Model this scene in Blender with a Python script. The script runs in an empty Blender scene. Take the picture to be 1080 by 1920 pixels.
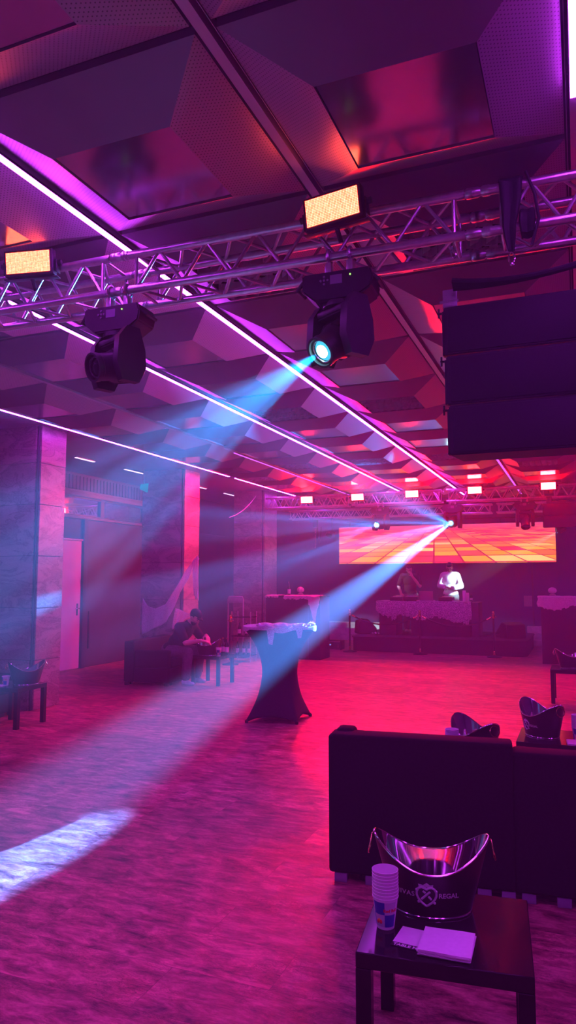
import bpy, bmesh, math, random
from mathutils import Vector, Matrix, Euler
random.seed(7)
S = bpy.context.scene
COL = S.collection
PI = math.pi
V = Vector

# ------------------------------------------------------------------ camera model (1080x1920)
F, PX, PY, CAMH = 1337.0, 540.0, 960.0, 1.65
pitch = math.atan(126.0 / F)
yaw = math.atan(548.0 / (F / math.cos(pitch)))
cy, sy, cp, sp = math.cos(yaw), math.sin(yaw), math.cos(pitch), math.sin(pitch)
FWD = V((-sy * cp, cy * cp, sp)); RGT = V((cy, sy, 0)); UPV = V((sy * sp, -cy * sp, cp))
def ray(u, v): return FWD + RGT * ((u - PX) / F) - UPV * ((v - PY) / F)
def atz(u, v, z): r = ray(u, v); t = (z - CAMH) / r.z; return V((r.x * t, r.y * t, z))
def aty(u, v, y): r = ray(u, v); t = y / r.y; return V((r.x * t, y, CAMH + r.z * t))
def atx(u, v, x): r = ray(u, v); t = x / r.x; return V((x, r.y * t, CAMH + r.z * t))

cam = bpy.data.cameras.new('camera'); co = bpy.data.objects.new('camera', cam); COL.objects.link(co)
cam.sensor_fit = 'VERTICAL'; cam.sensor_height = 36.0; cam.sensor_width = 36.0 * 1080 / 1920
cam.lens = F / 1920.0 * 36.0; cam.clip_start = 0.05; cam.clip_end = 200
M3 = Matrix((RGT, UPV, -FWD)).transposed()
co.matrix_world = Matrix.Translation((0, 0, CAMH)) @ M3.to_4x4()
S.camera = co

# ------------------------------------------------------------------ mesh helpers
class MB:
    def __init__(self): self.bm = bmesh.new(); self.uv = None
    def box(self, c, s, rot=None, bev=0.0, seg=2):
        r = bmesh.ops.create_cube(self.bm, size=1.0); vs = r['verts']
        m = Matrix.Translation(V(c)) @ (rot.to_4x4() if rot is not None else Matrix.Identity(4)) @ Matrix.Diagonal((s[0], s[1], s[2], 1))
        bmesh.ops.transform(self.bm, matrix=m, verts=vs)
        if bev > 0:
            es = list({e for v in vs for e in v.link_edges})
            bmesh.ops.bevel(self.bm, geom=es, offset=bev, segments=seg, affect='EDGES', profile=0.5)
        return self
    def b2(self, x0, x1, y0, y1, z0, z1, bev=0.0, seg=2):
        return self.box(((x0 + x1) / 2, (y0 + y1) / 2, (z0 + z1) / 2), (abs(x1 - x0), abs(y1 - y0), abs(z1 - z0)), None, bev, seg)
    def tube(self, p, q, r0, r1=None, n=12, caps=True):
        p, q = V(p), V(q); d = q - p; L = d.length
        if L < 1e-6: return self
        m = Matrix.Translation((p + q) / 2) @ d.to_track_quat('Z', 'Y').to_matrix().to_4x4()
        bmesh.ops.create_cone(self.bm, cap_ends=caps, segments=n, radius1=r0, radius2=r0 if r1 is None else r1, depth=L, matrix=m)
        return self
    def ball(self, c, r, n=12, rot=None):
        r = (r, r, r) if not hasattr(r, '__len__') else r
        m = Matrix.Translation(V(c)) @ (rot.to_4x4() if rot is not None else Matrix.Identity(4)) @ Matrix.Diagonal((r[0], r[1], r[2], 1))
        bmesh.ops.create_uvsphere(self.bm, u_segments=n, v_segments=max(6, n * 2 // 3), radius=1.0, matrix=m)
        return self
    def capsule(self, p, q, r0, r1=None, n=12):
        r1 = r0 if r1 is None else r1
        self.tube(p, q, r0, r1, n); self.ball(p, r0 * 1.001, n); self.ball(q, r1 * 1.001, n); return self
    def path(self, pts, r, n=8, closed=False):
        pts = [V(p) for p in pts]; N = len(pts); rings = []; ref = None
        for i, p in enumerate(pts):
            a = pts[i - 1] if (i > 0 or closed) else p
            b = pts[(i + 1) % N] if (i < N - 1 or closed) else p
            t = (b - a).normalized()
            if ref is None:
                ref = t.orthogonal().normalized()
            ref = (ref - t * ref.dot(t))
            ref = ref.normalized() if ref.length > 1e-6 else t.orthogonal().normalized()
            o = t.cross(ref)
            rr = r[i] if hasattr(r, '__len__') else r
            rings.append([self.bm.verts.new(p + (ref * math.cos(k * 2 * PI / n) + o * math.sin(k * 2 * PI / n)) * rr) for k in range(n)])
        for i in range(N if closed else N - 1):
            A, B = rings[i], rings[(i + 1) % N]
            for k in range(n):
                try: self.bm.faces.new((A[k], A[(k + 1) % n], B[(k + 1) % n], B[k]))
                except ValueError: pass
        if not closed:
            self.bm.faces.new(list(reversed(rings[0]))); self.bm.faces.new(rings[-1])
        return self
    def lathe(self, prof, n=24, c=(0, 0, 0)):
        c = V(c); rings = []
        for (r, z) in prof:
            if r < 1e-6: rings.append([self.bm.verts.new(c + V((0, 0, z)))])
            else: rings.append([self.bm.verts.new(c + V((r * math.cos(k * 2 * PI / n), r * math.sin(k * 2 * PI / n), z))) for k in range(n)])
        for A, B in zip(rings, rings[1:]):
            for k in range(n):
                k2 = (k + 1) % n
                if len(A) == 1 and len(B) == 1: continue
                if len(A) == 1: f = (A[0], B[k2], B[k])
                elif len(B) == 1: f = (A[k], A[k2], B[0])
                else: f = (A[k], A[k2], B[k2], B[k])
                self.bm.faces.new(f)
        return self
    def surf(self, fn, nu, nv, cu=False, cv=False):
        g = [[self.bm.verts.new(V(fn(i / (nu if cu else nu - 1), j / (nv if cv else nv - 1)))) for j in range(nv)] for i in range(nu)]
        L = self.bm.loops.layers.uv.verify()
        for i in range(nu if cu else nu - 1):
            for j in range(nv if cv else nv - 1):
                i2, j2 = (i + 1) % nu, (j + 1) % nv
                f = self.bm.faces.new((g[i][j], g[i2][j], g[i2][j2], g[i][j2]))
                for lp, (a, b) in zip(f.loops, ((i, j), (i + 1, j), (i + 1, j + 1), (i, j + 1))):
                    lp[L].uv = (a / max(1, nu - 1), b / max(1, nv - 1))
        return self
    def quad(self, pts, uvs=None):
        f = self.bm.faces.new([self.bm.verts.new(V(p)) for p in pts])
        if uvs:
            L = self.bm.loops.layers.uv.verify()
            for lp, uv in zip(f.loops, uvs): lp[L].uv = uv
        return self
    def prism(self, pts, h, m=None):
        """pts: 2D outline in local XY, extruded 0..h along local Z, placed by matrix m"""
        m = m or Matrix.Identity(4)
        A = [self.bm.verts.new(m @ V((x, y, 0))) for x, y in pts]; B = [self.bm.verts.new(m @ V((x, y, h))) for x, y in pts]
        n = len(pts)
        self.bm.faces.new(list(reversed(A))); self.bm.faces.new(B)
        for i in range(n): self.bm.faces.new((A[i], A[(i + 1) % n], B[(i + 1) % n], B[i]))
        return self
    def mesh(self, name, mat, smooth=True, recalc=True, ang=38):
        if recalc: bmesh.ops.recalc_face_normals(self.bm, faces=self.bm.faces[:])
        me = bpy.data.meshes.new(name); self.bm.to_mesh(me); self.bm.free()
        for mm in (mat if isinstance(mat, (list, tuple)) else [mat]): me.materials.append(mm)
        if smooth:
            for p in me.polygons: p.use_smooth = True
            try: me.set_sharp_from_angle(angle=math.radians(ang))
            except Exception: pass
        return me
    def build(self, name, mat, parent=None, smooth=True, recalc=True, ang=38):
        o = bpy.data.objects.new(name, self.mesh(name, mat, smooth, recalc, ang)); COL.objects.link(o)
        if parent is not None: o.parent = parent
        return o

def tag(o, label=None, cat=None, group=None, kind=None):
    if label: o['label'] = label
    if cat: o['category'] = cat
    if group: o['group'] = group
    if kind: o['kind'] = kind
    return o
def thing(name, label, cat, loc=(0, 0, 0), rz=0.0, group=None):
    o = bpy.data.objects.new(name, None); COL.objects.link(o); o.empty_display_size = 0.1
    o.location = loc; o.rotation_euler = (0, 0, rz); return tag(o, label, cat, group)
def sub_empty(name, parent, loc=(0, 0, 0), rot=None):
    o = bpy.data.objects.new(name, None); COL.objects.link(o); o.parent = parent; o.location = loc
    if rot: o.rotation_euler = rot
    return o
def kids(o): return [c for c in bpy.data.objects if c.parent == o]
def copy_tree(o, loc=None, rz=None, label=None, parent=None, group=None):
    c = o.copy(); COL.objects.link(c)
    if parent is not None: c.parent = parent
    if loc is not None: c.location = loc
    if rz is not None: c.rotation_euler = (0, 0, rz)
    if label: c['label'] = label
    if group: c['group'] = group
    for k in kids(o): copy_tree(k, parent=c)
    return c
def struct(o): o['kind'] = 'structure'; return o

# ------------------------------------------------------------------ materials
def newmat(name):
    m = bpy.data.materials.new(name); m.use_nodes = True; nt = m.node_tree
    return m, nt, nt.nodes['Principled BSDF'], nt.nodes['Material Output']
def nd(nt, t, **k):
    n = nt.nodes.new(t)
    for a, b in k.items(): setattr(n, a, b)
    return n
def mth(nt, op, a, b=None, c=None, clamp=False):
    n = nd(nt, 'ShaderNodeMath', operation=op); n.use_clamp = clamp
    for i, x in enumerate((a, b, c)):
        if x is None: continue
        if hasattr(x, 'is_linked'): nt.links.new(x, n.inputs[i])
        else: n.inputs[i].default_value = x
    return n.outputs[0]
def ramp(nt, fac, stops):
    n = nd(nt, 'ShaderNodeValToRGB'); e = n.color_ramp.elements
    while len(e) < len(stops): e.new(0.5)
    for el, (p, c) in zip(e, stops): el.position = p; el.color = (c[0], c[1], c[2], 1)
    nt.links.new(fac, n.inputs[0]); return n.outputs[0]
def plain(name, col, rough=0.5, metal=0.0, spec=0.5, noise=0.0, scale=20.0, sheen=0.0, bump=0.0):
    m, nt, b, out = newmat(name)
    b.inputs['Base Color'].default_value = (*col, 1); b.inputs['Roughness'].default_value = rough
    b.inputs['Metallic'].default_value = metal; b.inputs['Specular IOR Level'].default_value = spec
    if sheen: b.inputs['Sheen Weight'].default_value = sheen
    tc = nd(nt, 'ShaderNodeTexCoord'); nz = nd(nt, 'ShaderNodeTexNoise'); nz.inputs['Scale'].default_value = scale; nz.inputs['Detail'].default_value = 4
    nt.links.new(tc.outputs['Object'], nz.inputs['Vector'])
    if noise > 0:
        c0 = tuple(max(0, x * (1 - noise)) for x in col); c1 = tuple(min(1, x * (1 + noise)) for x in col)
        nt.links.new(ramp(nt, nz.outputs['Fac'], [(0.3, c0), (0.7, c1)]), b.inputs['Base Color'])
    if bump > 0:
        bp = nd(nt, 'ShaderNodeBump'); bp.inputs['Strength'].default_value = bump; bp.inputs['Distance'].default_value = 0.004
        nt.links.new(nz.outputs['Fac'], bp.inputs['Height']); nt.links.new(bp.outputs[0], b.inputs['Normal'])
    return m
def emit(name, col, strength):
    m, nt, b, out = newmat(name); nt.nodes.remove(b)
    e = nd(nt, 'ShaderNodeEmission'); e.inputs[0].default_value = (*col, 1); e.inputs[1].default_value = strength
    nt.links.new(e.outputs[0], out.inputs[0]); return m

def m_floor():
    m, nt, b, out = newmat('stone_look_plank_floor')
    tc = nd(nt, 'ShaderNodeTexCoord')
    br = nd(nt, 'ShaderNodeTexBrick'); br.offset = 0.37; br.inputs['Scale'].default_value = 1.0
    br.inputs['Brick Width'].default_value = 1.22; br.inputs['Row Height'].default_value = 0.31; br.inputs['Mortar Size'].default_value = 0.0012
    br.inputs['Color1'].default_value = (0.25, 0.25, 0.25, 1); br.inputs['Color2'].default_value = (0.75, 0.75, 0.75, 1); br.inputs['Mortar'].default_value = (0.05, 0.05, 0.05, 1)
    nt.links.new(tc.outputs['Object'], br.inputs['Vector'])
    mp = nd(nt, 'ShaderNodeMapping'); mp.inputs['Scale'].default_value = (1.3, 3.4, 1); nt.links.new(tc.outputs['Object'], mp.inputs[0])
    # shift the grain from plank to plank
    off = nd(nt, 'ShaderNodeVectorMath', operation='SCALE'); off.inputs['Scale'].default_value = 7.0; nt.links.new(br.outputs['Color'], off.inputs[0])
    ad = nd(nt, 'ShaderNodeVectorMath', operation='ADD'); nt.links.new(mp.outputs[0], ad.inputs[0]); nt.links.new(off.outputs[0], ad.inputs[1])
    n1 = nd(nt, 'ShaderNodeTexNoise'); n1.inputs['Scale'].default_value = 4.2; n1.inputs['Detail'].default_value = 12; n1.inputs['Roughness'].default_value = 0.76; n1.inputs['Distortion'].default_value = 0.35
    nt.links.new(ad.outputs[0], n1.inputs['Vector'])
    n2 = nd(nt, 'ShaderNodeTexNoise'); n2.inputs['Scale'].default_value = 15.0; n2.inputs['Detail'].default_value = 6; n2.inputs['Distortion'].default_value = 2.2; n2.inputs['Roughness'].default_value = 0.6
    nt.links.new(ad.outputs[0], n2.inputs['Vector'])
    crack = mth(nt, 'ABSOLUTE', mth(nt, 'SUBTRACT', n2.outputs['Fac'], 0.5))
    crk = ramp(nt, crack, [(0.0, (0.2,) * 3), (0.03, (1, 1, 1))])
    n3 = nd(nt, 'ShaderNodeTexNoise'); n3.inputs['Scale'].default_value = 2.3; n3.inputs['Detail'].default_value = 3; nt.links.new(ad.outputs[0], n3.inputs['Vector'])
    gate = ramp(nt, n3.outputs['Fac'], [(0.42, (0, 0, 0)), (0.6, (1, 1, 1))])
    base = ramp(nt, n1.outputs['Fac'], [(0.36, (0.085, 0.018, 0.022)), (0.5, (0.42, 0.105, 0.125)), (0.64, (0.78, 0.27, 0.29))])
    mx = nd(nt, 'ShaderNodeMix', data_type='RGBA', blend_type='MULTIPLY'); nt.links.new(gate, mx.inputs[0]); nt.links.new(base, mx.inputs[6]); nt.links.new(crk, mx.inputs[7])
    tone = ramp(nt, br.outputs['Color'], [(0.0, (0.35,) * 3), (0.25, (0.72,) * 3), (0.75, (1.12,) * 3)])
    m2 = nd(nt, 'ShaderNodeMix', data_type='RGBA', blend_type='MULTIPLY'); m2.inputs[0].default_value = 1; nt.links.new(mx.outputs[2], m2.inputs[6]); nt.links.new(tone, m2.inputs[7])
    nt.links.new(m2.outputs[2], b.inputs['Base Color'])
    nt.links.new(mth(nt, 'MULTIPLY_ADD', n1.outputs['Fac'], 0.25, 0.2), b.inputs['Roughness'])
    b.inputs['Specular IOR Level'].default_value = 0.35
    bp = nd(nt, 'ShaderNodeBump'); bp.inputs['Strength'].default_value = 0.55; bp.inputs['Distance'].default_value = 0.006
    nt.links.new(mx.outputs[2], bp.inputs['Height']); nt.links.new(bp.outputs[0], b.inputs['Normal'])
    return m
def m_perf():
    m, nt, b, out = newmat('perforated_metal')
    uv = nd(nt, 'ShaderNodeUVMap'); sx = nd(nt, 'ShaderNodeSeparateXYZ'); nt.links.new(uv.outputs[0], sx.inputs[0])
    P = 0.02
    row = mth(nt, 'FLOOR', mth(nt, 'DIVIDE', sx.outputs[1], P * 0.62))
    sh = mth(nt, 'MULTIPLY', mth(nt, 'MODULO', row, 2.0), 0.5)
    fx = mth(nt, 'SUBTRACT', mth(nt, 'FRACT', mth(nt, 'ADD', mth(nt, 'DIVIDE', sx.outputs[0], P), sh)), 0.5)
    fy = mth(nt, 'MULTIPLY', mth(nt, 'SUBTRACT', mth(nt, 'FRACT', mth(nt, 'DIVIDE', sx.outputs[1], P * 0.62)), 0.5), 0.62)
    d = mth(nt, 'SQRT', mth(nt, 'ADD', mth(nt, 'MULTIPLY', fx, fx), mth(nt, 'MULTIPLY', fy, fy)))
    hole = mth(nt, 'LESS_THAN', d, 0.15)
    mx = nd(nt, 'ShaderNodeMix', data_type='RGBA'); nt.links.new(hole, mx.inputs[0]); mx.inputs[6].default_value = (0.42, 0.33, 0.40, 1); mx.inputs[7].default_value = (0.15, 0.12, 0.14, 1)
    nt.links.new(mx.outputs[2], b.inputs['Base Color']); b.inputs['Roughness'].default_value = 0.38; b.inputs['Metallic'].default_value = 0.5
    return m
def m_marble():
    m, nt, b, out = newmat('marble_cladding')
    tc = nd(nt, 'ShaderNodeTexCoord'); mp = nd(nt, 'ShaderNodeMapping'); mp.inputs['Scale'].default_value = (1.2, 1.2, 3.2); nt.links.new(tc.outputs['Object'], mp.inputs[0])
    n1 = nd(nt, 'ShaderNodeTexNoise'); n1.inputs['Scale'].default_value = 1.6; n1.inputs['Detail'].default_value = 10; n1.inputs['Roughness'].default_value = 0.65; n1.inputs['Distortion'].default_value = 0.8
    nt.links.new(mp.outputs[0], n1.inputs['Vector'])
    n2 = nd(nt, 'ShaderNodeTexNoise'); n2.inputs['Scale'].default_value = 30; n2.inputs['Detail'].default_value = 4; nt.links.new(mp.outputs[0], n2.inputs['Vector'])
    v = mth(nt, 'ABSOLUTE', mth(nt, 'SUBTRACT', n1.outputs['Fac'], 0.5))
    vein = ramp(nt, v, [(0.0, (0.5,) * 3), (0.03, (1, 1, 1))])
    base = ramp(nt, mth(nt, 'MULTIPLY_ADD', n2.outputs['Fac'], 0.35, mth(nt, 'MULTIPLY', n1.outputs['Fac'], 0.7)), [(0.3, (0.13, 0.115, 0.10)), (0.5, (0.28, 0.24, 0.20)), (0.7, (0.42, 0.37, 0.31))])
    mx = nd(nt, 'ShaderNodeMix', data_type='RGBA', blend_type='MULTIPLY'); mx.inputs[0].default_value = 0.8; nt.links.new(base, mx.inputs[6]); nt.links.new(vein, mx.inputs[7])
    nt.links.new(mx.outputs[2], b.inputs['Base Color']); b.inputs['Roughness'].default_value = 0.35
    return m
def m_web(name, col=(0.8, 0.78, 0.78), scale=(16, 16, 9), dens=0.07, lo=0.25):
    m, nt, b, out = newmat(name)
    tc = nd(nt, 'ShaderNodeTexCoord'); mp = nd(nt, 'ShaderNodeMapping'); mp.inputs['Scale'].default_value = scale; nt.links.new(tc.outputs['Object'], mp.inputs[0])
    nz = nd(nt, 'ShaderNodeTexNoise'); nz.inputs['Scale'].default_value = 0.7; nz.inputs['Detail'].default_value = 3; nt.links.new(mp.outputs[0], nz.inputs['Vector'])
    mxv = nd(nt, 'ShaderNodeMix', data_type='RGBA', blend_type='LINEAR_LIGHT'); mxv.inputs[0].default_value = 0.6; nt.links.new(mp.outputs[0], mxv.inputs[6]); nt.links.new(nz.outputs['Color'], mxv.inputs[7])
    vo = nd(nt, 'ShaderNodeTexVoronoi', feature='DISTANCE_TO_EDGE'); vo.inputs['Scale'].default_value = 1.0; nt.links.new(mxv.outputs[2], vo.inputs['Vector'])
    a = ramp(nt, vo.outputs['Distance'], [(dens * 0.5, (1, 1, 1)), (dens * 1.6, (lo,) * 3)])
    b.inputs['Base Color'].default_value = (*col, 1); b.inputs['Roughness'].default_value = 0.9; b.inputs['Specular IOR Level'].default_value = 0.1
    tr = nd(nt, 'ShaderNodeBsdfTranslucent'); tr.inputs[0].default_value = (*col, 1)
    ms = nd(nt, 'ShaderNodeMixShader'); ms.inputs[0].default_value = 0.3; nt.links.new(b.outputs[0], ms.inputs[1]); nt.links.new(tr.outputs[0], ms.inputs[2])
    tp = nd(nt, 'ShaderNodeBsdfTransparent'); mt = nd(nt, 'ShaderNodeMixShader'); nt.links.new(a, mt.inputs[0]); nt.links.new(tp.outputs[0], mt.inputs[1]); nt.links.new(ms.outputs[0], mt.inputs[2])
    nt.links.new(mt.outputs[0], out.inputs[0]); return m
def m_ledpanel(name, red, gr, bl, nx=34, ny=17):
    """face of a blinder: a grid of small LEDs, each brighter at its centre"""
    m, nt, b, out = newmat(name); nt.nodes.remove(b)
    uv = nd(nt, 'ShaderNodeUVMap'); sx = nd(nt, 'ShaderNodeSeparateXYZ'); nt.links.new(uv.outputs[0], sx.inputs[0])
    fx = mth(nt, 'SUBTRACT', mth(nt, 'FRACT', mth(nt, 'MULTIPLY', sx.outputs[0], nx)), 0.5); fy = mth(nt, 'SUBTRACT', mth(nt, 'FRACT', mth(nt, 'MULTIPLY', sx.outputs[1], ny)), 0.5)
    d = mth(nt, 'SQRT', mth(nt, 'ADD', mth(nt, 'MULTIPLY', fx, fx), mth(nt, 'MULTIPLY', fy, fy)))
    w = nd(nt, 'ShaderNodeMapRange'); w.inputs[1].default_value = 0.12; w.inputs[2].default_value = 0.62; w.inputs[3].default_value = 1.0; w.inputs[4].default_value = 0.0; nt.links.new(d, w.inputs[0])
    wn = nd(nt, 'ShaderNodeTexWhiteNoise', noise_dimensions='2D'); cm = nd(nt, 'ShaderNodeCombineXYZ')
    nt.links.new(mth(nt, 'FLOOR', mth(nt, 'MULTIPLY', sx.outputs[0], nx)), cm.inputs[0]); nt.links.new(mth(nt, 'FLOOR', mth(nt, 'MULTIPLY', sx.outputs[1], ny)), cm.inputs[1]); nt.links.new(cm.outputs[0], wn.inputs['Vector'])
    g = mth(nt, 'MULTIPLY', mth(nt, 'MULTIPLY', w.outputs[0], gr), mth(nt, 'MULTIPLY_ADD', wn.outputs['Value'], 0.5, 0.75))
    bb = mth(nt, 'MULTIPLY', mth(nt, 'MULTIPLY', w.outputs[0], bl), mth(nt, 'MULTIPLY_ADD', wn.outputs['Value'], 0.6, 0.7))
    cc = nd(nt, 'ShaderNodeCombineColor'); cc.inputs[0].default_value = red; nt.links.new(g, cc.inputs[1]); nt.links.new(bb, cc.inputs[2])
    e = nd(nt, 'ShaderNodeEmission'); e.inputs[1].default_value = 1.0; nt.links.new(cc.outputs[0], e.inputs[0]); nt.links.new(e.outputs[0], out.inputs[0]); return m
def m_screen():
    """the picture on the LED wall: a dance floor of glowing tiles seen in perspective"""
    m, nt, b, out = newmat('led_wall_picture'); nt.nodes.remove(b)
    uv = nd(nt, 'ShaderNodeUVMap'); sx = nd(nt, 'ShaderNodeSeparateXYZ'); nt.links.new(uv.outputs[0], sx.inputs[0])
    U, W = sx.outputs[0], sx.outputs[1]
    den = mth(nt, 'SUBTRACT', 1.16, W)
    dep = mth(nt, 'DIVIDE', 1.0, den)                      # 0.86 (near) .. 6 (far)
    xx = mth(nt, 'MULTIPLY', mth(nt, 'SUBTRACT', U, 0.47), mth(nt, 'MULTIPLY', dep, 8.2))
    xx = mth(nt, 'ADD', xx, 0.05); yy = mth(nt, 'MULTIPLY', dep, 6.8)
    cx, cyy = mth(nt, 'FLOOR', xx), mth(nt, 'FLOOR', yy)
    cm = nd(nt, 'ShaderNodeCombineXYZ'); nt.links.new(cx, cm.inputs[0]); nt.links.new(cyy, cm.inputs[1])
    wn = nd(nt, 'ShaderNodeTexWhiteNoise', noise_dimensions='2D'); nt.links.new(cm.outputs[0], wn.inputs['Vector'])
    near = ramp(nt, wn.outputs['Value'], [(0.0, (0.75, 0.03, 0.09)), (0.22, (0.95, 0.10, 0.05)), (0.4, (1.0, 0.25, 0.03)), (0.8, (1.0, 0.38, 0.04)), (0.97, (1.0, 0.55, 0.2))])
    far = ramp(nt, wn.outputs['Value'], [(0.0, (0.55, 0.02, 0.12)), (0.5, (0.85, 0.05, 0.12)), (1.0, (0.95, 0.16, 0.12))])
    mx = nd(nt, 'ShaderNodeMix', data_type='RGBA'); nt.links.new(ramp(nt, W, [(0.35, (0, 0, 0)), (0.8, (1, 1, 1))]), mx.inputs[0]); nt.links.new(near, mx.inputs[6]); nt.links.new(far, mx.inputs[7])
    ax = mth(nt, 'ABSOLUTE', mth(nt, 'SUBTRACT', mth(nt, 'FRACT', xx), 0.5)); ay = mth(nt, 'ABSOLUTE', mth(nt, 'SUBTRACT', mth(nt, 'FRACT', yy), 0.5))
    line = mth(nt, 'MAXIMUM', mth(nt, 'GREATER_THAN', ax, 0.465), mth(nt, 'GREATER_THAN', ay, 0.44))
    m3 = nd(nt, 'ShaderNodeMix', data_type='RGBA'); nt.links.new(line, m3.inputs[0]); nt.links.new(mx.outputs[2], m3.inputs[6]); m3.inputs[7].default_value = (0.45, 0.012, 0.06, 1)
    top = nd(nt, 'ShaderNodeMix', data_type='RGBA'); nt.links.new(ramp(nt, W, [(0.86, (0, 0, 0)), (1.0, (0.75,) * 3)]), top.inputs[0]); nt.links.new(m3.outputs[2], top.inputs[6]); top.inputs[7].default_value = (0.5, 0.06, 0.22, 1)
    e = nd(nt, 'ShaderNodeEmission'); e.inputs[1].default_value = 1.4; nt.links.new(top.outputs[2], e.inputs[0]); nt.links.new(e.outputs[0], out.inputs[0]); return m

M = {}
M['floor'] = m_floor(); M['perf'] = m_perf(); M['marble'] = m_marble(); M['screen'] = m_screen()
M['slab'] = plain('ceiling_slab_paint', (0.06, 0.055, 0.06), 0.7, noise=0.2)
M['panel'] = plain('glossy_ceiling_panel', (0.42, 0.40, 0.43), 0.17, 0.85, noise=0.15, scale=3)
M['soffit'] = plain('soffit_paint', (0.2, 0.19, 0.2), 0.5, noise=0.1, scale=3)
M['rail'] = plain('anodised_rail', (0.45, 0.43, 0.45), 0.4, 0.5, noise=0.1)
M['rail_dark'] = plain('dark_led_channel', (0.05, 0.048, 0.05), 0.5, 0.3, noise=0.1)
M['alu'] = plain('truss_aluminium', (0.62, 0.61, 0.63), 0.33, 0.85, noise=0.12, scale=30, bump=0.05)
M['black_plastic'] = plain('black_plastic', (0.014, 0.013, 0.015), 0.45, noise=0.2, bump=0.03)
M['black_paint'] = plain('black_speaker_paint', (0.012, 0.011, 0.013), 0.6, noise=0.25, scale=80, bump=0.1)
M['grille'] = plain('black_grille', (0.009, 0.008, 0.01), 0.65, noise=0.3, scale=200, bump=0.2)
M['plate'] = plain('plain_ceiling_plate', (0.2, 0.15, 0.19), 0.42, 0.3, noise=0.06, scale=3)
M['louvre'] = plain('louvre_aluminium', (0.8, 0.78, 0.8), 0.3, 0.35, noise=0.05)
M['chrome'] = plain('chrome', (0.8, 0.79, 0.8), 0.12, 1.0, noise=0.04)
M['steel'] = plain('brushed_steel', (0.78, 0.76, 0.77), 0.05, 1.0, noise=0.04)
M['fabric'] = plain('black_sofa_fabric', (0.012, 0.011, 0.013), 0.9, spec=0.15, noise=0.25, scale=60, bump=0.15)
M['cover'] = plain('black_stretch_cover', (0.03, 0.028, 0.032), 0.75, spec=0.25, noise=0.15, scale=60)
M['black_wood'] = plain('black_brown_laminate', (0.02, 0.018, 0.018), 0.12, spec=0.15, noise=0.25, scale=14)
M['white_paint'] = plain('white_door_paint', (0.88, 0.86, 0.87), 0.45, noise=0.04, scale=4)
M['back_wall'] = plain('back_wall_paint', (0.04, 0.045, 0.15), 0.7, noise=0.1, scale=2)
M['dark_wall'] = plain('dark_wall_paint', (0.05, 0.045, 0.07), 0.6, noise=0.15, scale=3)
M['glass'] = plain('dark_reflective_glass', (0.5, 0.48, 0.5), 0.03, 0.8, spec=1.0, noise=0.05)
M['paper'] = plain('white_paper', (0.78, 0.77, 0.78), 0.8, noise=0.03, scale=40)
M['napkin'] = plain('napkin_tissue', (0.78, 0.77, 0.79), 0.9, noise=0.04, scale=60, bump=0.15)
M['blue'] = plain('blue_print', (0.02, 0.045, 0.32), 0.6, noise=0.05)
M['silver'] = plain('silver_print', (0.5, 0.5, 0.55), 0.5, noise=0.05)
M['red'] = plain('red_print', (0.7, 0.03, 0.03), 0.6, noise=0.05)
M['yellow'] = plain('yellow_print', (0.8, 0.5, 0.04), 0.6, noise=0.05)
M['ink'] = plain('black_print', (0.015, 0.014, 0.016), 0.7, noise=0.1)
M['bucket_out'] = plain('dark_bucket_lacquer', (0.035, 0.026, 0.03), 0.3, 0.35, noise=0.1)
M['etch'] = plain('pale_printed_mark', (0.6, 0.6, 0.62), 0.5, 0.2, noise=0.05)
M['gold'] = plain('polished_brass', (0.75, 0.5, 0.2), 0.25, 1.0, noise=0.05)
M['rope'] = plain('black_velvet_rope', (0.015, 0.013, 0.016), 0.9, noise=0.2)
M['rubber'] = plain('black_rubber', (0.012, 0.012, 0.012), 0.7, noise=0.2)
M['stage'] = plain('stage_carpet', (0.03, 0.027, 0.032), 0.95, noise=0.3, scale=90, bump=0.2)
M['step'] = plain('stone_step', (0.55, 0.53, 0.52), 0.5, noise=0.2, scale=6)
M['web'] = m_web('web_lace_cloth', scale=(55, 55, 24), dens=0.1, lo=0.35); M['gauze'] = m_web('white_gauze', scale=(110, 110, 60), dens=0.14, lo=0.6)
M['skin'] = plain('skin', (0.55, 0.36, 0.28), 0.55, noise=0.06, scale=30)
M['hair'] = plain('dark_hair', (0.02, 0.014, 0.012), 0.6, noise=0.3, scale=90, bump=0.3)
M['black_cloth'] = plain('black_cotton', (0.008, 0.0075, 0.009), 0.9, noise=0.2, scale=40, bump=0.1)
M['white_cloth'] = plain('white_cotton', (0.78, 0.78, 0.8), 0.9, noise=0.06, scale=14, bump=0.2)
M['grey_cloth'] = plain('grey_cotton', (0.12, 0.115, 0.13), 0.9, noise=0.2, scale=40, bump=0.1)
M['shoe'] = plain('white_shoe', (0.6, 0.6, 0.62), 0.6, noise=0.1)
M['bottle'] = plain('dark_bottle_glass', (0.02, 0.03, 0.025), 0.08, spec=0.8, noise=0.1)
M['strip'] = emit('purple_led_strip', (0.56, 0.04, 1.0), 54.0)
M['strip_pink'] = emit('magenta_led_strip', (0.62, 0.10, 1.0), 1.5)
M['lamp'] = emit('linear_lamp_diffuser', (0.9, 0.5, 1.0), 2.2)
M['blinder'] = m_ledpanel('near_blinder_leds', 9.0, 1.5, 0.75)
M['blinder_far'] = m_ledpanel('stage_blinder_leds', 1400.0, 5.0, 8.0, 14, 7)
M['lens_cyan'] = emit('lit_cyan_lens', (0.35, 0.85, 1.0), 50.0)
M['lens_ring_glow'] = emit('cyan_lens_glow', (0.06, 0.55, 0.8), 1.1)
M['lens_dark'] = plain('dark_lens', (0.01, 0.01, 0.014), 0.06, spec=1.0, noise=0.05)
M['teal_sign'] = emit('teal_sign_light', (0.0, 0.45, 0.5), 0.35)
M['green_led'] = emit('green_status_led', (0.25, 1.0, 0.1), 3.0)
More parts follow.
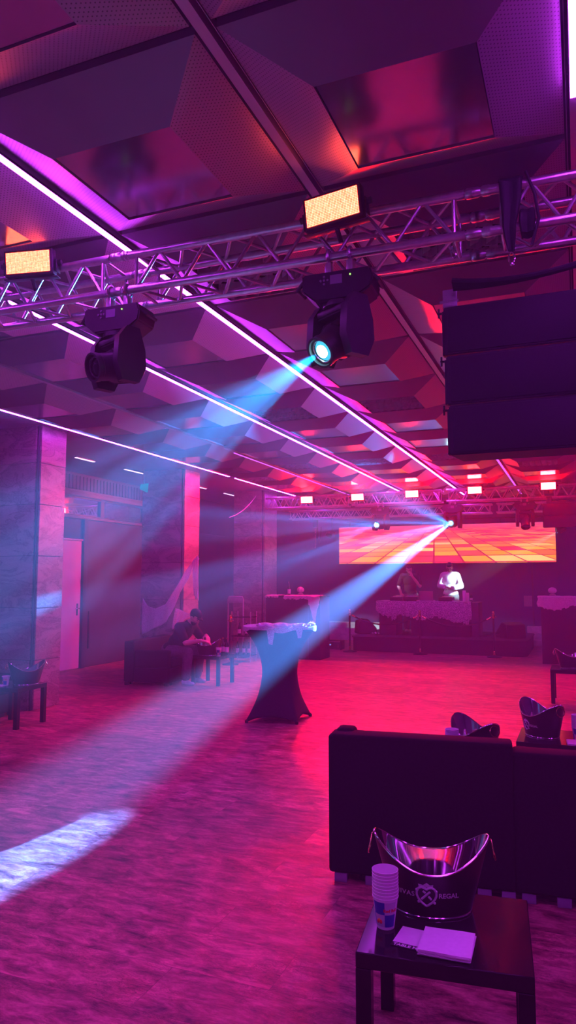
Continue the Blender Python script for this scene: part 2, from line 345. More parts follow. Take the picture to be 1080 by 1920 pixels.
M['blue_led'] = emit('blue_display', (0.1, 0.3, 1.0), 1.6)
M['display'] = plain('dim_display', (0.25, 0.22, 0.3), 0.2, noise=0.05)

# ================================================================== THE ROOM
X0, X1, Y0, Y1 = -8.75, 4.6, -3.4, 19.6
ZC, ZP = 3.65, 3.53                       # coffer rim height, coffer panel height
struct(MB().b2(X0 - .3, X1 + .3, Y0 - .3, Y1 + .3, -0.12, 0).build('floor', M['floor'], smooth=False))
struct(MB().b2(X0 - .3, X1 + .3, Y0 - .3, Y1 + .3, 3.69, 3.85).build('ceiling', M['slab'], smooth=False))
struct(MB().b2(X0 - .3, -6.24, Y0, Y1, 3.652, 3.69).build('ceiling_soffit', M['soffit'], smooth=False))
struct(MB().b2(X0 - .3, X1 + .3, Y1, Y1 + .25, 0, 3.69).build('wall_back', M['back_wall'], smooth=False))
struct(MB().b2(X1, X1 + .25, Y0, Y1, 0, 3.69).build('wall_right', M['dark_wall'], smooth=False))
struct(MB().b2(X0 - .3, X1 + .3, Y0 - .25, Y0, 0, 3.69).build('wall_front', M['dark_wall'], smooth=False))
# left wall: solid above the transoms, window panes, dark panels below
wl = MB(); wl.b2(X0 - .25, X0, Y0, Y1, 0, 3.69); struct(wl.build('wall_left', M['dark_wall'], smooth=False))
# dark wall panels with seams between the pillars
for i, (ya, yb) in enumerate([(11.12, 13.05), (13.05, 15.4), (15.4, 17.5), (17.5, 19.6), (6.0, 9.85)]):
    struct(MB().b2(X0, X0 + .06, ya + .01, yb - .01, 0.0, 2.78, .006).build('wall_panel', M['dark_wall'], smooth=False))
# ledge and moulding over the transoms
lg = MB(); lg.b2(X0, X0 + .14, 9.8, 13.1, 3.2, 3.27, .01); lg.b2(X0, X0 + .09, 9.8, 13.1, 3.27, 3.33, .01); lg.b2(X0, X0 + .11, 9.8, 13.1, 2.78, 2.83, .008)
struct(lg.build('trim_1', M['soffit']))
# grooved wall boards over the ledge
gb = MB()
for i in range(30): gb.b2(X0, X0 + .02, 9.9 + i * .105, 9.9 + i * .105 + .085, 3.34, 3.6, .006, 1)
struct(gb.build('trim_2', M['dark_wall']))
for n, (ya, yb) in enumerate([(9.85, 11.57), (11.63, 13.05)]):
    w = MB().b2(X0, X0 + .02, ya, yb, 2.84, 3.19).build('window_%d' % (n + 1), M['glass'], smooth=False); struct(w)
    f = MB()
    f.b2(X0, X0 + .06, ya - .03, ya + .03, 2.83, 3.2); f.b2(X0, X0 + .06, yb - .03, yb + .03, 2.83, 3.2); f.b2(X0, X0 + .06, ya, yb, 2.83, 2.86); f.b2(X0, X0 + .06, ya, yb, 3.17, 3.2)
    f.build('window_frame', M['black_plastic'], w)
# the white door in the left wall
d = struct(MB().b2(X0 + .02, X0 + .08, 10.05, 10.97, 0.012, 2.36, .004).build('door_1', M['white_paint'], smooth=False))
MB().b2(X0 + .02, X0 + .10, 10.03, 10.99, 2.365, 2.40, .004).build('door_head', M['white_paint'], d)
h = MB(); h.b2(X0 + .08, X0 + .088, 10.86, 10.9, 0.98, 1.2, .003); hp = h.build('handle_plate', M['black_plastic'], d)
k = MB(); k.tube((X0 + .085, 10.88, 1.11), (X0 + .14, 10.88, 1.11), .011); k.tube((X0 + .14, 10.885, 1.11), (X0 + .14, 10.76, 1.11), .011, .009); k.build('lever', M['chrome'], hp)
fr = MB(); fr.b2(X0, X0 + .12, 10.99, 11.1, 0, 2.78, .006); fr.b2(X0, X0 + .06, 10.0, 11.1, 2.41, 2.78, .004); struct(fr.build('door_frame', M['dark_wall']))
g = MB(); g.b2(X0 + .12, X0 + .15, 11.14, 11.19, .35, 1.05, .01); tag(g.build('pull_handle', M['black_plastic']), 'long black upright pull handle beside the white door', 'handle')

# marble clad pillars
def pillar(xa, xb, ya, yb):
    root = MB().b2(xa + .03, xb - .03, ya + .03, yb - .03, 0, 3.66).build('pillar', M['slab'], smooth=False); struct(root)
    hts = [0.0, 0.62, 1.28, 1.95, 2.62, 3.16, 3.66]
    for za, zb in zip(hts, hts[1:]):
        c = MB()
        c.b2(xa + .004, xb - .055, ya, ya + .03, za + .003, zb - .003, .003, 1)      # camera side
        c.b2(xb - .03, xb, ya + .045, yb - .004, za + .003, zb - .003, .003, 1)      # hall side
        c.b2(xa, xa + .03, ya + .034, yb - .004, za + .003, zb - .003, .003, 1)
        c.b2(xa + .034, xb - .034, yb - .03, yb, za + .003, zb - .003, .003, 1)
        c.build('marble_slab', M['marble'], root, smooth=False)
    MB().tube((xb - .03, ya + .022, 0), (xb - .03, ya + .022, 3.66), .012, n=8).build('corner_rod', M['dark_wall'], root)
    return root
pillar(-7.45, -6.45, 7.25, 7.78); pillar(-7.48, -6.6, 11.17, 11.76); pillar(-7.3, -6.55, 14.6, 15.36); pillar(-7.4, -6.5, 3.2, 3.75)

# ------------------------------------------------------------------ coffered ceiling
CW, CD = 1.25, 1.185
def coffer_mesh():
    mb = MB(); bm = mb.bm; L = bm.loops.layers.uv.verify()
    a, b = CW / 2 - .045, CD / 2 - .02; c, d = .305, .295
    o = [(-a, -b), (a, -b), (a, b), (-a, b)]; i = [(-c, -d), (c, -d), (c, d), (-c, d)]
    for k in range(4):
        k2 = (k + 1) % 4
        p = [V((*o[k], 0)), V((*o[k2], 0)), V((*i[k2], ZP - ZC)), V((*i[k], ZP - ZC))]
        ex = (p[1] - p[0]).normalized(); nn = ex.cross(p[3] - p[0]).normalized(); ey = nn.cross(ex)
        f = bm.faces.new([bm.verts.new(q) for q in p])
        for lp, q in zip(f.loops, p): lp[L].uv = ((q - p[0]).dot(ex), (q - p[0]).dot(ey))
        if k == 0: f.material_index = 1
        q = [p[0], p[1], p[1] + V((0, 0, .035)), p[0] + V((0, 0, .035))]                     # upstand to the slab
        f = bm.faces.new([bm.verts.new(x) for x in q])
        for lp in f.loops: lp[L].uv = (0.5, 0.0)
        # thin lip round the panel
        q = [p[3], p[2], p[2] + V((0, 0, .012)), p[3] + V((0, 0, .012))]
        f = bm.faces.new([bm.verts.new(x) for x in q])
        for lp in f.loops: lp[L].uv = (0.5, 0.0)
    return mb.mesh('ceiling_coffer', [M['perf'], M['plate']], smooth=False, recalc=True)
def louvre_mesh():
    mb = MB(); n = 7
    for i in range(n):                                   # curved blades across, cut as shallow arcs
        x = -.27 + i * .09
        mb.surf(lambda s, t, x=x: (x + (.028 * math.sin(s * PI * 8)) , -.28 + s * .56, -.004 + t * .05), 33, 2)
    for j in range(5):
        y = -.24 + j * .12
        mb.surf(lambda s, t, y=y: (-.3 + s * .6, y + .02 * abs(math.sin(s * PI * 7)), -.002 + t * .05), 43, 2)
    return mb.mesh('louvre_panel', M['louvre'], smooth=True)
cof = coffer_mesh()
pan = MB().box((0, 0, ZP - ZC + .014), (.60, .58, .012)).mesh('bottom_panel', M['panel'], smooth=False)
lou = louvre_mesh()
louv_cells = {(0, 1), (1, 1), (1, 4), (2, 4), (1, 7), (2, 7), (0, 8), (3, 7), (1, 10), (0, 5), (4, 8), (-1, 6)}
for kx in range(-3, 5):
    for jy in range(-4, 13):
        o = bpy.data.objects.new('ceiling_coffer', cof); COL.objects.link(o)
        o.location = (-.575 - CW * kx, 2.12 + CD * (jy + .5), ZC); struct(o)
        c = bpy.data.objects.new('louvre_panel' if (kx, jy) in louv_cells else 'bottom_panel', lou if (kx, jy) in louv_cells else pan); COL.objects.link(c); c.parent = o
        if (kx, jy) in louv_cells: c.location.z = ZP - ZC + .006
# rails between the rows of coffers
rm = MB(); rm.b2(-.021, .021, 0, 1, -.012, .06); rm.b2(-.036, -.033, 0, 1, 0.01, .06); rm.b2(.033, .036, 0, 1, 0.01, .06)
rail = rm.mesh('trim_3', M['rail'], smooth=False)
for k in range(-3, 6):
    o = bpy.data.objects.new('trim_%d' % (k + 6), rail); COL.objects.link(o); struct(o)
    o.location = (.05 - CW * k, Y0, ZC - .004); o.scale = (1, 20.9, 1)

# ------------------------------------------------------------------ LED strips in the rails
def strip(k, ya, yb, mat, label, name='led_strip'):
    x = .05 - CW * k
    root = thing(name, label, 'light', (x, ya, ZC - .016), 0, 'LED strips along the ceiling rails')
    ch = MB(); ch.b2(-.0185, .0185, 0, yb - ya, -.006, .0)
    for s_ in (-1, 1): ch.b2(s_ * .0185, s_ * .0205, 0, yb - ya, -.0140, .0)
    ch.build('channel', M['rail_dark'], root, smooth=False)
    MB().b2(-.018, .018, 0.01, yb - ya - .01, -.018, -.0065).build('diffuser', mat, root, smooth=False)
strip(0, -2.5, 3.0, M['strip'], 'white-purple LED strip at the top right edge of the picture, lengthened unseen behind the camera')  # unseen run behind the camera added to brighten the foreground
strip(1, 11.6, 17.2, M['strip_pink'], 'magenta LED strip ending above the stage, right of the two long white ones')
strip(2, -2.5, 16.9, M['strip'], 'long white-purple LED strip passing behind the lit moving head')
strip(3, -2.5, 16.6, M['strip'], 'long white-purple LED strip passing behind the unlit moving head')
strip(4, 9.9, 16.6, M['strip_pink'], 'thin magenta LED strip starting in the blue beam, second from the left pillars')
strip(5, -2.5, 12.2, M['strip'], 'white-purple LED strip running past the tops of the marble pillars')
strip(5, 12.45, 16.9, M['strip'], 'far end of the LED strip by the pillars, beyond the small gap')
strip(-1, -2.5, 16.9, M['strip'], 'first added, unseen white-purple LED strip beyond the right frame edge')  # unseen strip, added to raise the purple light on the near table and floor
strip(-2, -2.5, 16.9, M['strip'], 'long added white-purple LED strip on the right half of the ceiling, unseen')  # not in view; added for fill light and reflections
for i, (ya, yb, t) in enumerate([(9.3, 9.8, 'first'), (10.66, 11.36, 'second'), (13.2, 13.7, 'third'), (14.55, 15.1, 'fourth')]):
    l = thing('linear_lamp', 'short white ceiling bar lamp behind the pillars, %s from the camera' % t, 'lamp', (-7.53, ya, 3.65), 0, 'bar lamps behind the pillars')
    MB().b2(-.03, .03, 0, yb - ya, -.025, 0.0, .004).build('lamp_housing', M['rail'], l)
    MB().b2(-.022, .022, .01, yb - ya - .01, -.034, -.0255, .003).build('diffuser', M['lamp'], l)
for (u, v, y, t) in [(271, 915, 11.0, 'between the first and second pillar'), (403, 912, 14.2, 'between the second and third pillar')]:
    p = aty(u, v, y)
    l = thing('exit_sign', 'small teal glowing sign hung under the ceiling ' + t, 'sign', p)
    MB().prism([(-.09, -.02), (.07, -.09), (.09, .08), (-.08, .07)], .02, Matrix.Rotation(PI / 2, 4, 'X')).build('sign_face', M['teal_sign'], l, smooth=False)
    MB().tube((0, 0, .07), (0, 0, 3.65 - p.z), .006, n=6).build('hanger', M['rail'], l)

# ------------------------------------------------------------------ trusses
def truss(name, label, length, ht, dp, r, rb, pitch_, group, couple=True, mesh_cache={}):
    """box truss along local X from 0, front bottom chord at the origin, going +Y and +Z"""
    root = thing(name, label, 'truss', group=group)
    corners = [(0, 0), (0, ht), (dp, 0), (dp, ht)]
    key = (length, ht, dp, r)
    if key not in mesh_cache:
        ch = MB().tube((.05, 0, 0), (length - .05, 0, 0), r, n=14).mesh('chord', M['alu'])
        cpl = MB().lathe([(0, 0), (r * .75, 0), (r * 1.12, .012), (r * 1.12, .045), (r * .8, .06), (r * .8, .075), (r * 1.12, .085), (r * 1.12, .1), (0, .1)], 14).mesh('coupler', M['alu'])
        n = max(2, int(round((length - .2) / pitch_))); st = (length - .2) / n
        br = {}
        for face, (p, q) in {'front': (0, 1), 'rear': (2, 3), 'top': (1, 3), 'bottom': (0, 2)}.items():
            A, B = corners[p], corners[q]; L_ = []
            for i in range(n):
                xa = .1 + i * st; xb = xa + st / 2; xc = xa + st
                L_.append(((xa, *A), (xb, *B))); L_.append(((xb, *B), (xc, *A)))
            br[face] = L_
        ends = []
        for x in (.1, length - .1):
            for p, q in ((0, 1), (2, 3), (1, 3), (0, 2)): ends.append(((x, *corners[p]), (x, *corners[q])))
        braces = [MB().tube(p, q, rb, n=8).mesh('brace', M['alu']) for L_ in br.values() for p, q in L_]
        ends = [MB().tube(p, q, rb * 1.05, n=8).mesh('end_strut', M['alu']) for p, q in ends]
        mesh_cache[key] = (ch, cpl, braces, ends)
    ch, cpl, braces, ends = mesh_cache[key]
    for c in corners:
        o = bpy.data.objects.new('chord', ch); COL.objects.link(o); o.parent = root; o.location = (0, *c)
        if couple:
            for x, s in ((-.05, 1), (length - .05, 1)):
                k = bpy.data.objects.new('coupler', cpl); COL.objects.link(k); k.parent = o; k.location = (x, 0, 0); k.rotation_euler = (0, PI / 2, 0)
    for m_ in braces:
        o = bpy.data.objects.new('brace', m_); COL.objects.link(o); o.parent = root
    for m_ in ends:
        o = bpy.data.objects.new('end_strut', m_); COL.objects.link(o); o.parent = root
    return root
# near truss: height of the front bottom chord 3.25, slightly skewed to the room
NTZ, NTH, NTD = 3.25, 0.20, 0.235
na = math.radians(1.9)
def near_pt(x, dy=0.0, z=0.0):                    # a point along the near truss, x measured in room X
    return V((x - dy * math.sin(na), 3.275 + (x + .4) * math.tan(na) + dy, NTZ + z))
for xa, ln, lab in [(-4.36, 2.02, 'left aluminium truss section over the dance floor with the left blinder on it'),
                    (-2.32, 1.93, 'middle aluminium truss section carrying both moving heads'),
                    (-.375, 2.0, 'right aluminium truss section wrapped with black cable above the speakers')]:
    t = truss('truss_section', lab, ln, NTH, NTD, .0225, .0095, .27, 'aluminium lighting trusses')
    t.location = near_pt(xa); t.rotation_euler = (0, 0, na)
# stage trusses
FTY, FTZ, FTH = 14.5, 3.22, 0.23
for i, t in enumerate(['leftmost', 'second from left', 'third from left', 'rightmost, above the far speakers']):
    o = truss('truss_section', 'front stage truss section with red blinders, ' + t, 2.0, FTH, .25, .024, .010, .26, 'aluminium lighting trusses', couple=False)
    o.location = (-6.5 + 2.0 * i, FTY, FTZ)
for i, t in enumerate(['left', 'middle', 'right']):
    o = truss('truss_section', 'rear stage truss section above the LED wall, ' + t, 2.6, .2, .22, .022, .009, .26, 'aluminium lighting trusses', couple=False)
    o.location = (-7.0 + 2.6 * i, 17.1, 3.2)

# ------------------------------------------------------------------ blinders
def blinder(label, loc, rot, mat, w, hgt, group):
    root = thing('blinder_light', label, 'stage light', loc, 0, group); root.rotation_euler = rot
    b = MB(); b.box((0, .035, 0), (w + .03, .06, hgt + .03), None, .008); b.box((0, .075, 0), (w * .8, .03, hgt * .7), None, .01)
    b.build('housing', M['black_plastic'], root)
    MB().quad([(-w / 2, .001, -hgt / 2), (w / 2, .001, -hgt / 2), (w / 2, .001, hgt / 2), (-w / 2, .001, hgt / 2)], [(0, 0), (1, 0), (1, 1), (0, 1)]).build('led_face', mat, root, smooth=False, recalc=False)
    y = MB()
    for s in (-1, 1):
        y.box((s * (w / 2 + .027), .05, -hgt * .18), (.006, .05, hgt * .62), None, .002); y.tube((s * (w / 2 + .02), .05, 0), (s * (w / 2 + .05), .05, 0), .016, n=10)
    y.box((0, .05, -hgt * .5 - .022), (w + .06, .05, .006), None, .002)
    y.tube((0, .05, -hgt * .5 - .02), (0, .09, -hgt * .5 - .075), .012, n=8)
    y.build('yoke', M['black_plastic'], root)
    return root
pB = near_pt(-1.035, -.13, .2); blinder('lit red-orange blinder panel on the middle truss section, above the lit moving head', (-1.045, 3.115, 3.435), (math.radians(4), math.radians(-4), math.radians(-3)), M['blinder'], .27, .135, 'red blinders on the near truss')
blinder('lit red-orange blinder panel near the left frame edge on the left truss section', (-2.86, 3.07, 3.455), (math.radians(6), math.radians(-2), math.radians(16)), M['blinder'], .26, .12, 'red blinders on the near truss')
for (u, v), t in zip([(575, 937), (670, 932), (772, 926), (890, 919), (1028, 911)], ['first from left', 'second from left', 'third from left', 'fourth from left', 'fifth, above the far speaker']):
    p = aty(u, v, FTY - .12)
    blinder('small glowing red blinder on the front stage truss, ' + t, p, (math.radians(8), 0, 0), M['blinder_far'], .26, .13, 'red blinders on the stage truss')

# ------------------------------------------------------------------ moving heads
def moving_head(label, clampz, pos, base_rz, d, lens, group, lit=True, sc=1.0):
    """pos = room point under the truss chord (top of base); d = aim direction"""
    root = thing('moving_head', label, 'stage light', pos, base_rz, group)
    k = sc; Rz = Matrix.Rotation(-base_rz, 3, 'Z'); d = (Rz @ V(d)).normalized()
    b = MB()
    # wedge base: vertical front, sloped underside
    prof = [(-.17, 0), (.17, 0), (.185, -.05), (.175, -.10), (.10, -.145), (-.10, -.145), (-.17, -.085)]
    b.prism([(x * k, z * k) for x, z in prof], .17 * k, Matrix.Translation((0, .085 * k, 0)) @ Matrix.Rotation(PI / 2, 4, 'X'))
    bmesh.ops.bevel(b.bm, geom=b.bm.edges[:], offset=.008 * k, segments=2, affect='EDGES')
    bs = b.build('base', M['black_plastic'], root)
    MB().box((-.075 * k + .08 * k, -.087 * k, -.045 * k), (.06 * k, .004, .045 * k)).build('display', M['display'], bs, smooth=False)
    MB().ball((.075 * k, -.087 * k, -.03 * k), .004 * k, 8).build('status_light', M['green_led'], bs)
    bt = MB()
    for dx, dz in ((0, 0), (.018, 0), (-.018, 0), (0, .018), (0, -.018)): bt.tube((-.055 * k + dx * k, -.083 * k, -.045 * k + dz * k), (-.055 * k + dx * k, -.091 * k, -.045 * k + dz * k), .006 * k, n=10)
    bt.build('button_pad', M['display'], bs)
    for s in (-1, 1):
        MB().path([(s * .172 * k, -.06 * k, -.03 * k), (s * .205 * k, -.05 * k, -.06 * k), (s * .205 * k, .05 * k, -.06 * k), (s * .172 * k, .06 * k, -.03 * k)], .010 * k, 8).build('handle', M['black_plastic'], bs)
    for s in (-1, 1):
        c = MB(); zt = clampz
        c.box((s * .055, 0, zt / 2 - .01), (.032, .05, zt * .55), None, .004); c.path([(s * .055, .034 * math.cos(a), zt + .034 * math.sin(a)) for a in [i * 2 * PI / 14 for i in range(14)]], .009, 6, True)
        c.tube((s * .055, -.02, zt - .02), (s * .055, -.06, zt - .03), .007, n=8)
        c.build('clamp', M['alu'], root)
    # yoke
    dh = V((d.x, d.y, 0)).normalized(); ax = V((-dh.y, dh.x, 0))
    pz = -.315 * k; piv = V((0, 0, pz))
    yk = MB(); R = Matrix((ax, dh, V((0, 0, 1)))).transposed()      # local x = axis, y = aim (horizontal)
    yk.tube((0, 0, -.14 * k), (0, 0, -.165 * k), .085 * k, n=24)
    yk.box((0, 0, -.185 * k), (.29 * k, .13 * k, .045 * k), R, .012 * k)
    for s in (-1, 1):
        hexp = [(-.085, -.03), (-.078, .07), (-.04, .185), (.04, .185), (.085, .12), (.095, -.02), (.06, -.115), (-.045, -.115)]
        m = Matrix.Translation(V((0, 0, pz))) @ R.to_4x4() @ Matrix.Translation((s * .128 * k - .024 * k, 0, 0)) @ Matrix(((0, 0, 1, 0), (1, 0, 0, 0), (0, 1, 0, 0), (0, 0, 0, 1)))
        n0 = len(yk.bm.edges); yk.prism([(y * k, z * k) for y, z in hexp], .048 * k, m)
    bmesh.ops.bevel(yk.bm, geom=[e for e in yk.bm.edges if e.calc_length() > .03 * k and len(e.link_faces) == 2 and e.calc_face_angle(0) > .5], offset=.006 * k, segments=2, affect='EDGES')
    yk.build('yoke', M['black_plastic'], root)
    # head: barrel along d
    Q = d.to_track_quat('Z', 'Y').to_matrix().to_4x4(); T = Matrix.Translation(piv) @ Q
    hb = MB()
    hb.lathe([(0, -.15 * k), (.055 * k, -.15 * k), (.085 * k, -.12 * k), (.092 * k, -.04 * k), (.092 * k, .03 * k), (.078 * k, .055 * k), (.074 * k, .125 * k), (.079 * k, .13 * k), (.079 * k, .16 * k), (.068 * k, .16 * k), (.064 * k, .13 * k), (0, .125 * k)], 28)
    for a in range(6):
        an = a * PI / 3; hb.box((.088 * k * math.cos(an), .088 * k * math.sin(an), -.03 * k), (.018 * k, .05 * k, .13 * k), Matrix.Rotation(an, 3, 'Z'), .004 * k)
    bmesh.ops.transform(hb.bm, matrix=T, verts=hb.bm.verts[:])
    hd = hb.build('head', M['black_plastic'], root)
    lz = MB(); lz.lathe([(.0, .147 * k), (.03 * k, .144 * k), (.05 * k, .135 * k), (.05 * k, .128 * k)], 24)
    bmesh.ops.transform(lz.bm, matrix=T, verts=lz.bm.verts[:]); lz.build('lens', M['lens_ring_glow'] if lit else lens, hd)
    if lit:
        lz = MB(); lz.lathe([(.0, .152 * k), (.022 * k, .150 * k), (.032 * k, .1465 * k), (.032 * k, .14 * k)], 24)
        bmesh.ops.transform(lz.bm, matrix=T, verts=lz.bm.verts[:]); lz.build('lens_core', lens, hd)
    rg = MB(); rg.path([(.056 * k * math.cos(i * 2 * PI / 24), .056 * k * math.sin(i * 2 * PI / 24), .141 * k) for i in range(24)], .005 * k, 6, True)
    bmesh.ops.transform(rg.bm, matrix=T, verts=rg.bm.verts[:]); rg.build('lens_ring', M['chrome'] if lit else M['black_plastic'], hd)
    Lw = root_mat(pos, base_rz) @ (piv + d * .185 * k)
    return Lw
def root_mat(pos, rz): return Matrix.Translation(V(pos)) @ Matrix.Rotation(rz, 4, 'Z')

def gobo(nt, em, scale, lo, hi, base, stretch=(1, 1), seed=0.0):
    """rays: a pattern of bright dots in the lamp's direction space"""
    tc = nd(nt, 'ShaderNodeTexCoord'); sx = nd(nt, 'ShaderNodeSeparateXYZ'); nt.links.new(tc.outputs['Normal'], sx.inputs[0])
    z = mth(nt, 'MAXIMUM', mth(nt, 'ABSOLUTE', sx.outputs[2]), 0.05)
    cm = nd(nt, 'ShaderNodeCombineXYZ'); nt.links.new(mth(nt, 'MULTIPLY', mth(nt, 'DIVIDE', sx.outputs[0], z), stretch[0]), cm.inputs[0]); nt.links.new(mth(nt, 'MULTIPLY', mth(nt, 'DIVIDE', sx.outputs[1], z), stretch[1]), cm.inputs[1]); cm.inputs[2].default_value = seed
    vo = nd(nt, 'ShaderNodeTexVoronoi', feature='F1'); vo.inputs['Scale'].default_value = scale; vo.inputs['Randomness'].default_value = 0.75; nt.links.new(cm.outputs[0], vo.inputs['Vector'])
    mr = nd(nt, 'ShaderNodeMapRange'); mr.interpolation_type = 'SMOOTHSTEP'; mr.inputs[1].default_value = lo; mr.inputs[2].default_value = hi; mr.inputs[3].default_value = 1.0; mr.inputs[4].default_value = base; nt.links.new(vo.outputs['Distance'], mr.inputs[0])
    nt.links.new(mr.outputs[0], em.inputs['Strength'])
def beam(name, pos, target, col, power, ang, blend=0.3, size=0.03, g=None):
    l = bpy.data.lights.new(name, 'SPOT'); l.color = col; l.energy = power; l.spot_size = math.radians(ang); l.spot_blend = blend; l.shadow_soft_size = size
    o = bpy.data.objects.new(name, l); COL.objects.link(o); o.location = pos
    o.rotation_euler = (V(target) - V(pos)).to_track_quat('-Z', 'Y').to_euler()
    if g:
        l.use_nodes = True; em = next(n for n in l.node_tree.nodes if n.type == 'EMISSION'); gobo(l.node_tree, em, **g)
    return o
HB = .11                                              # chord centre above base top
dN2 = V((-.42, -.69, -.59))
L2 = moving_head('lit black moving head light with a cyan beam, hanging from the middle truss section', HB, (-1.05, 3.255, NTZ - HB), na, dN2, M['lens_cyan'], 'moving heads on the near truss')
L1 = moving_head('unlit black moving head light hanging at the left of the middle truss section', HB, (-2.33, 3.215, NTZ - HB), na, (-.38, -.88, -.25), M['lens_dark'], 'moving heads on the near truss', lit=False)
far_heads = {}
for key, (u, aim, lens, t) in {'a': (714, (-.3, -1, -.18), M['lens_cyan'], 'lit moving head on the stage truss left of the DJs, glowing cyan'),
                          'b': (849, (-.12, -1, -.22), M['lens_cyan'], 'lit moving head on the stage truss above the white-shirted DJ'),
                          'c': (984, (.1, -.6, -.9), M['lens_dark'], 'unlit moving head on the stage truss near the far speaker')}.items():
    x = aty(u, 960, FTY).x
    far_heads[key] = moving_head(t, .08, (x, FTY, FTZ - .08), 0, aim, lens, 'moving heads on the stage truss', lit=(key != 'c'), sc=1.1)
def small_spot(label, u, v, y, aim):
    p = aty(u, v, y); d = V(aim).normalized()
    root = thing('pinspot', label, 'stage light', p, 0, 'small spots beside the LED wall')
    T = d.to_track_quat('Z', 'Y').to_matrix().to_4x4()
    b = MB(); b.lathe([(0, -.16), (.05, -.16), (.06, -.1), (.06, -.005), (.052, -.005), (.05, -.02), (0, -.022)], 20); bmesh.ops.transform(b.bm, matrix=T, verts=b.bm.verts[:]); b.build('can', M['black_plastic'], root)
    b = MB(); b.lathe([(0, -.012), (.05, -.015)], 20); bmesh.ops.transform(b.bm, matrix=T, verts=b.bm.verts[:]); b.build('lens', M['lens_cyan'], root)
    b = MB(); b.path([(-.075, 0, 0), (-.075, .02, .1), (0, .03, .13), (.075, .02, .1), (.075, 0, 0)], .008); b.tube((0, .03, .13), (0, .03, 3.2 - p.z), .012, n=8); b.build('bracket', M['black_plastic'], root)
    return p + d * .02
dj2 = V((-2.95, 18.0, 1.45)); dj1 = V((-3.95, 18.0, 1.5))
pR = small_spot('small cyan-lit spot right of the LED wall', 1049, 996, 17.0, dj2 - aty(1049, 996, 17.0))
pL = small_spot('small cyan-lit spot left of the LED wall', 622, 1006, 17.0, dj1 - aty(622, 1006, 17.0))

# ================================================================== LINE ARRAYS
def array_cab(label, x, y, z, w, hgt, dep, group, tilt=0):
    root = thing('line_array_speaker', label, 'speaker', (x, y, z), 0, group); root.rotation_euler = (math.radians(tilt), 0, 0)
    b = MB(); b.prism([(0, 0.0), (0, hgt), (dep, hgt * .86), (dep, hgt * .14)], w, Matrix.Translation((-w / 2, 0, 0)) @ Matrix(((0, 0, 1, 0), (1, 0, 0, 0), (0, 1, 0, 0), (0, 0, 0, 1))))
    bmesh.ops.bevel(b.bm, geom=b.bm.edges[:], offset=.006, segments=2, affect='EDGES'); b.build('cabinet', M['black_paint'], root)
    MB().b2(-w / 2 + .02, w / 2 - .02, -.006, .004, .012, hgt - .012, .004).build('grille', M['grille'], root)
    for s in (-1, 1):
        r = MB(); r.b2(s * (w / 2 + .001), s * (w / 2 + .012), .03, .07, .01, hgt - .01, .002); r.tube((s * (w / 2), .05, hgt - .012), (s * (w / 2 + .035), .05, hgt - .012), .006, n=8); r.tube((s * (w / 2 + .03), .05, hgt - .035), (s * (w / 2 + .03), .05, hgt + .012), .005, n=8)
        r.build('rigging_pin', M['black_plastic'], root)
    return root
for i, t in enumerate(['top', 'middle', 'bottom']):
    array_cab('large black line array speaker, %s one of the three hanging at the right edge' % t, -.045 + .008 * i, 3.42, 2.733 - .246 * i, 1.06, .243, .42, 'near hanging speakers')
bf = thing('rigging_frame', 'perforated rigging frame on top of the near hanging speakers', 'rigging', (-.045, 3.42, 2.98))
for s in (-1, 1):
    p = MB(); p.b2(s * .50 - .035, s * .50 + .035, .02, .03, 0, .09, .003); p.b2(s * .50 - .035, s * .50 + .035, .02, .38, 0, .008, .002); p.tube((s * .5 - .05, .025, .03), (s * .5 + .04, .025, .03), .008, n=8)
    for dx, dz in ((-.015, .03), (.015, .06), (-.018, .07)): p.tube((s * .5 + dx, .016, dz), (s * .5 + dx, .021, dz), .007, n=8)
    p.build('side_plate', M['rail'], bf)
MB().b2(-.5, .5, .16, .20, .01, .05, .004).build('spreader_bar', M['black_plastic'], bf)
MB().b2(-.5, .5, .30, .34, .01, .05, .004).build('spreader_bar', M['black_plastic'], bf)
def sag(p, q, dip, n=14): p, q = V(p), V(q); return [p.lerp(q, i / n) - V((0, 0, dip * 4 * (i / n) * (1 - i / n))) for i in range(n + 1)]
cb = MB()
for k in range(4): cb.path(sag((-.52, 3.40 - .012 * k, 3.055 + .008 * k), (.5, 3.38, 3.20 + .014 * k), .06 + .012 * k), .014, 8)
tag(cb.build('cable_loom', M['rubber']), 'black cable loom sagging over the top of the near speakers', 'cable')
def ribbon(pts, ws, label, mat, name):
    """a flat webbing strap along pts; ws = half widths along the truss"""
    n = len(pts) - 1
    def fn(u_, v_):
        i = min(n - 1, int(v_ * n)); q = v_ * n - i; p = V(pts[i]).lerp(V(pts[i + 1]), q); w_ = ws[i] + (ws[i + 1] - ws[i]) * q
        return p + V((math.cos(na), math.sin(na), 0)) * (u_ - .5) * 2 * w_ + V((0, -.006 * math.sin(u_ * PI * 3), 0))
    o = MB().surf(fn, 9, n * 5 + 1).build(name, mat); m = o.modifiers.new('thick', 'SOLIDIFY'); m.thickness = .006; return tag(o, label, 'strap')
sx0 = -.232
ribbon([near_pt(sx0, .27, .20), near_pt(sx0, .25, .235), near_pt(sx0, .12, .238), near_pt(sx0, -.01, .236), near_pt(sx0, -.036, .21), near_pt(sx0, -.04, .12), near_pt(sx0 - .005, -.042, .04), near_pt(sx0 - .01, -.045, -.01), near_pt(sx0 - .008, -.04, -.07), near_pt(sx0 - .004, -.03, -.125)], [.055, .055, .055, .055, .052, .046, .036, .030, .024, .014], 'black webbing sling draped over the right truss section', M['rubber'], 'lifting_sling')
lx0 = -.165
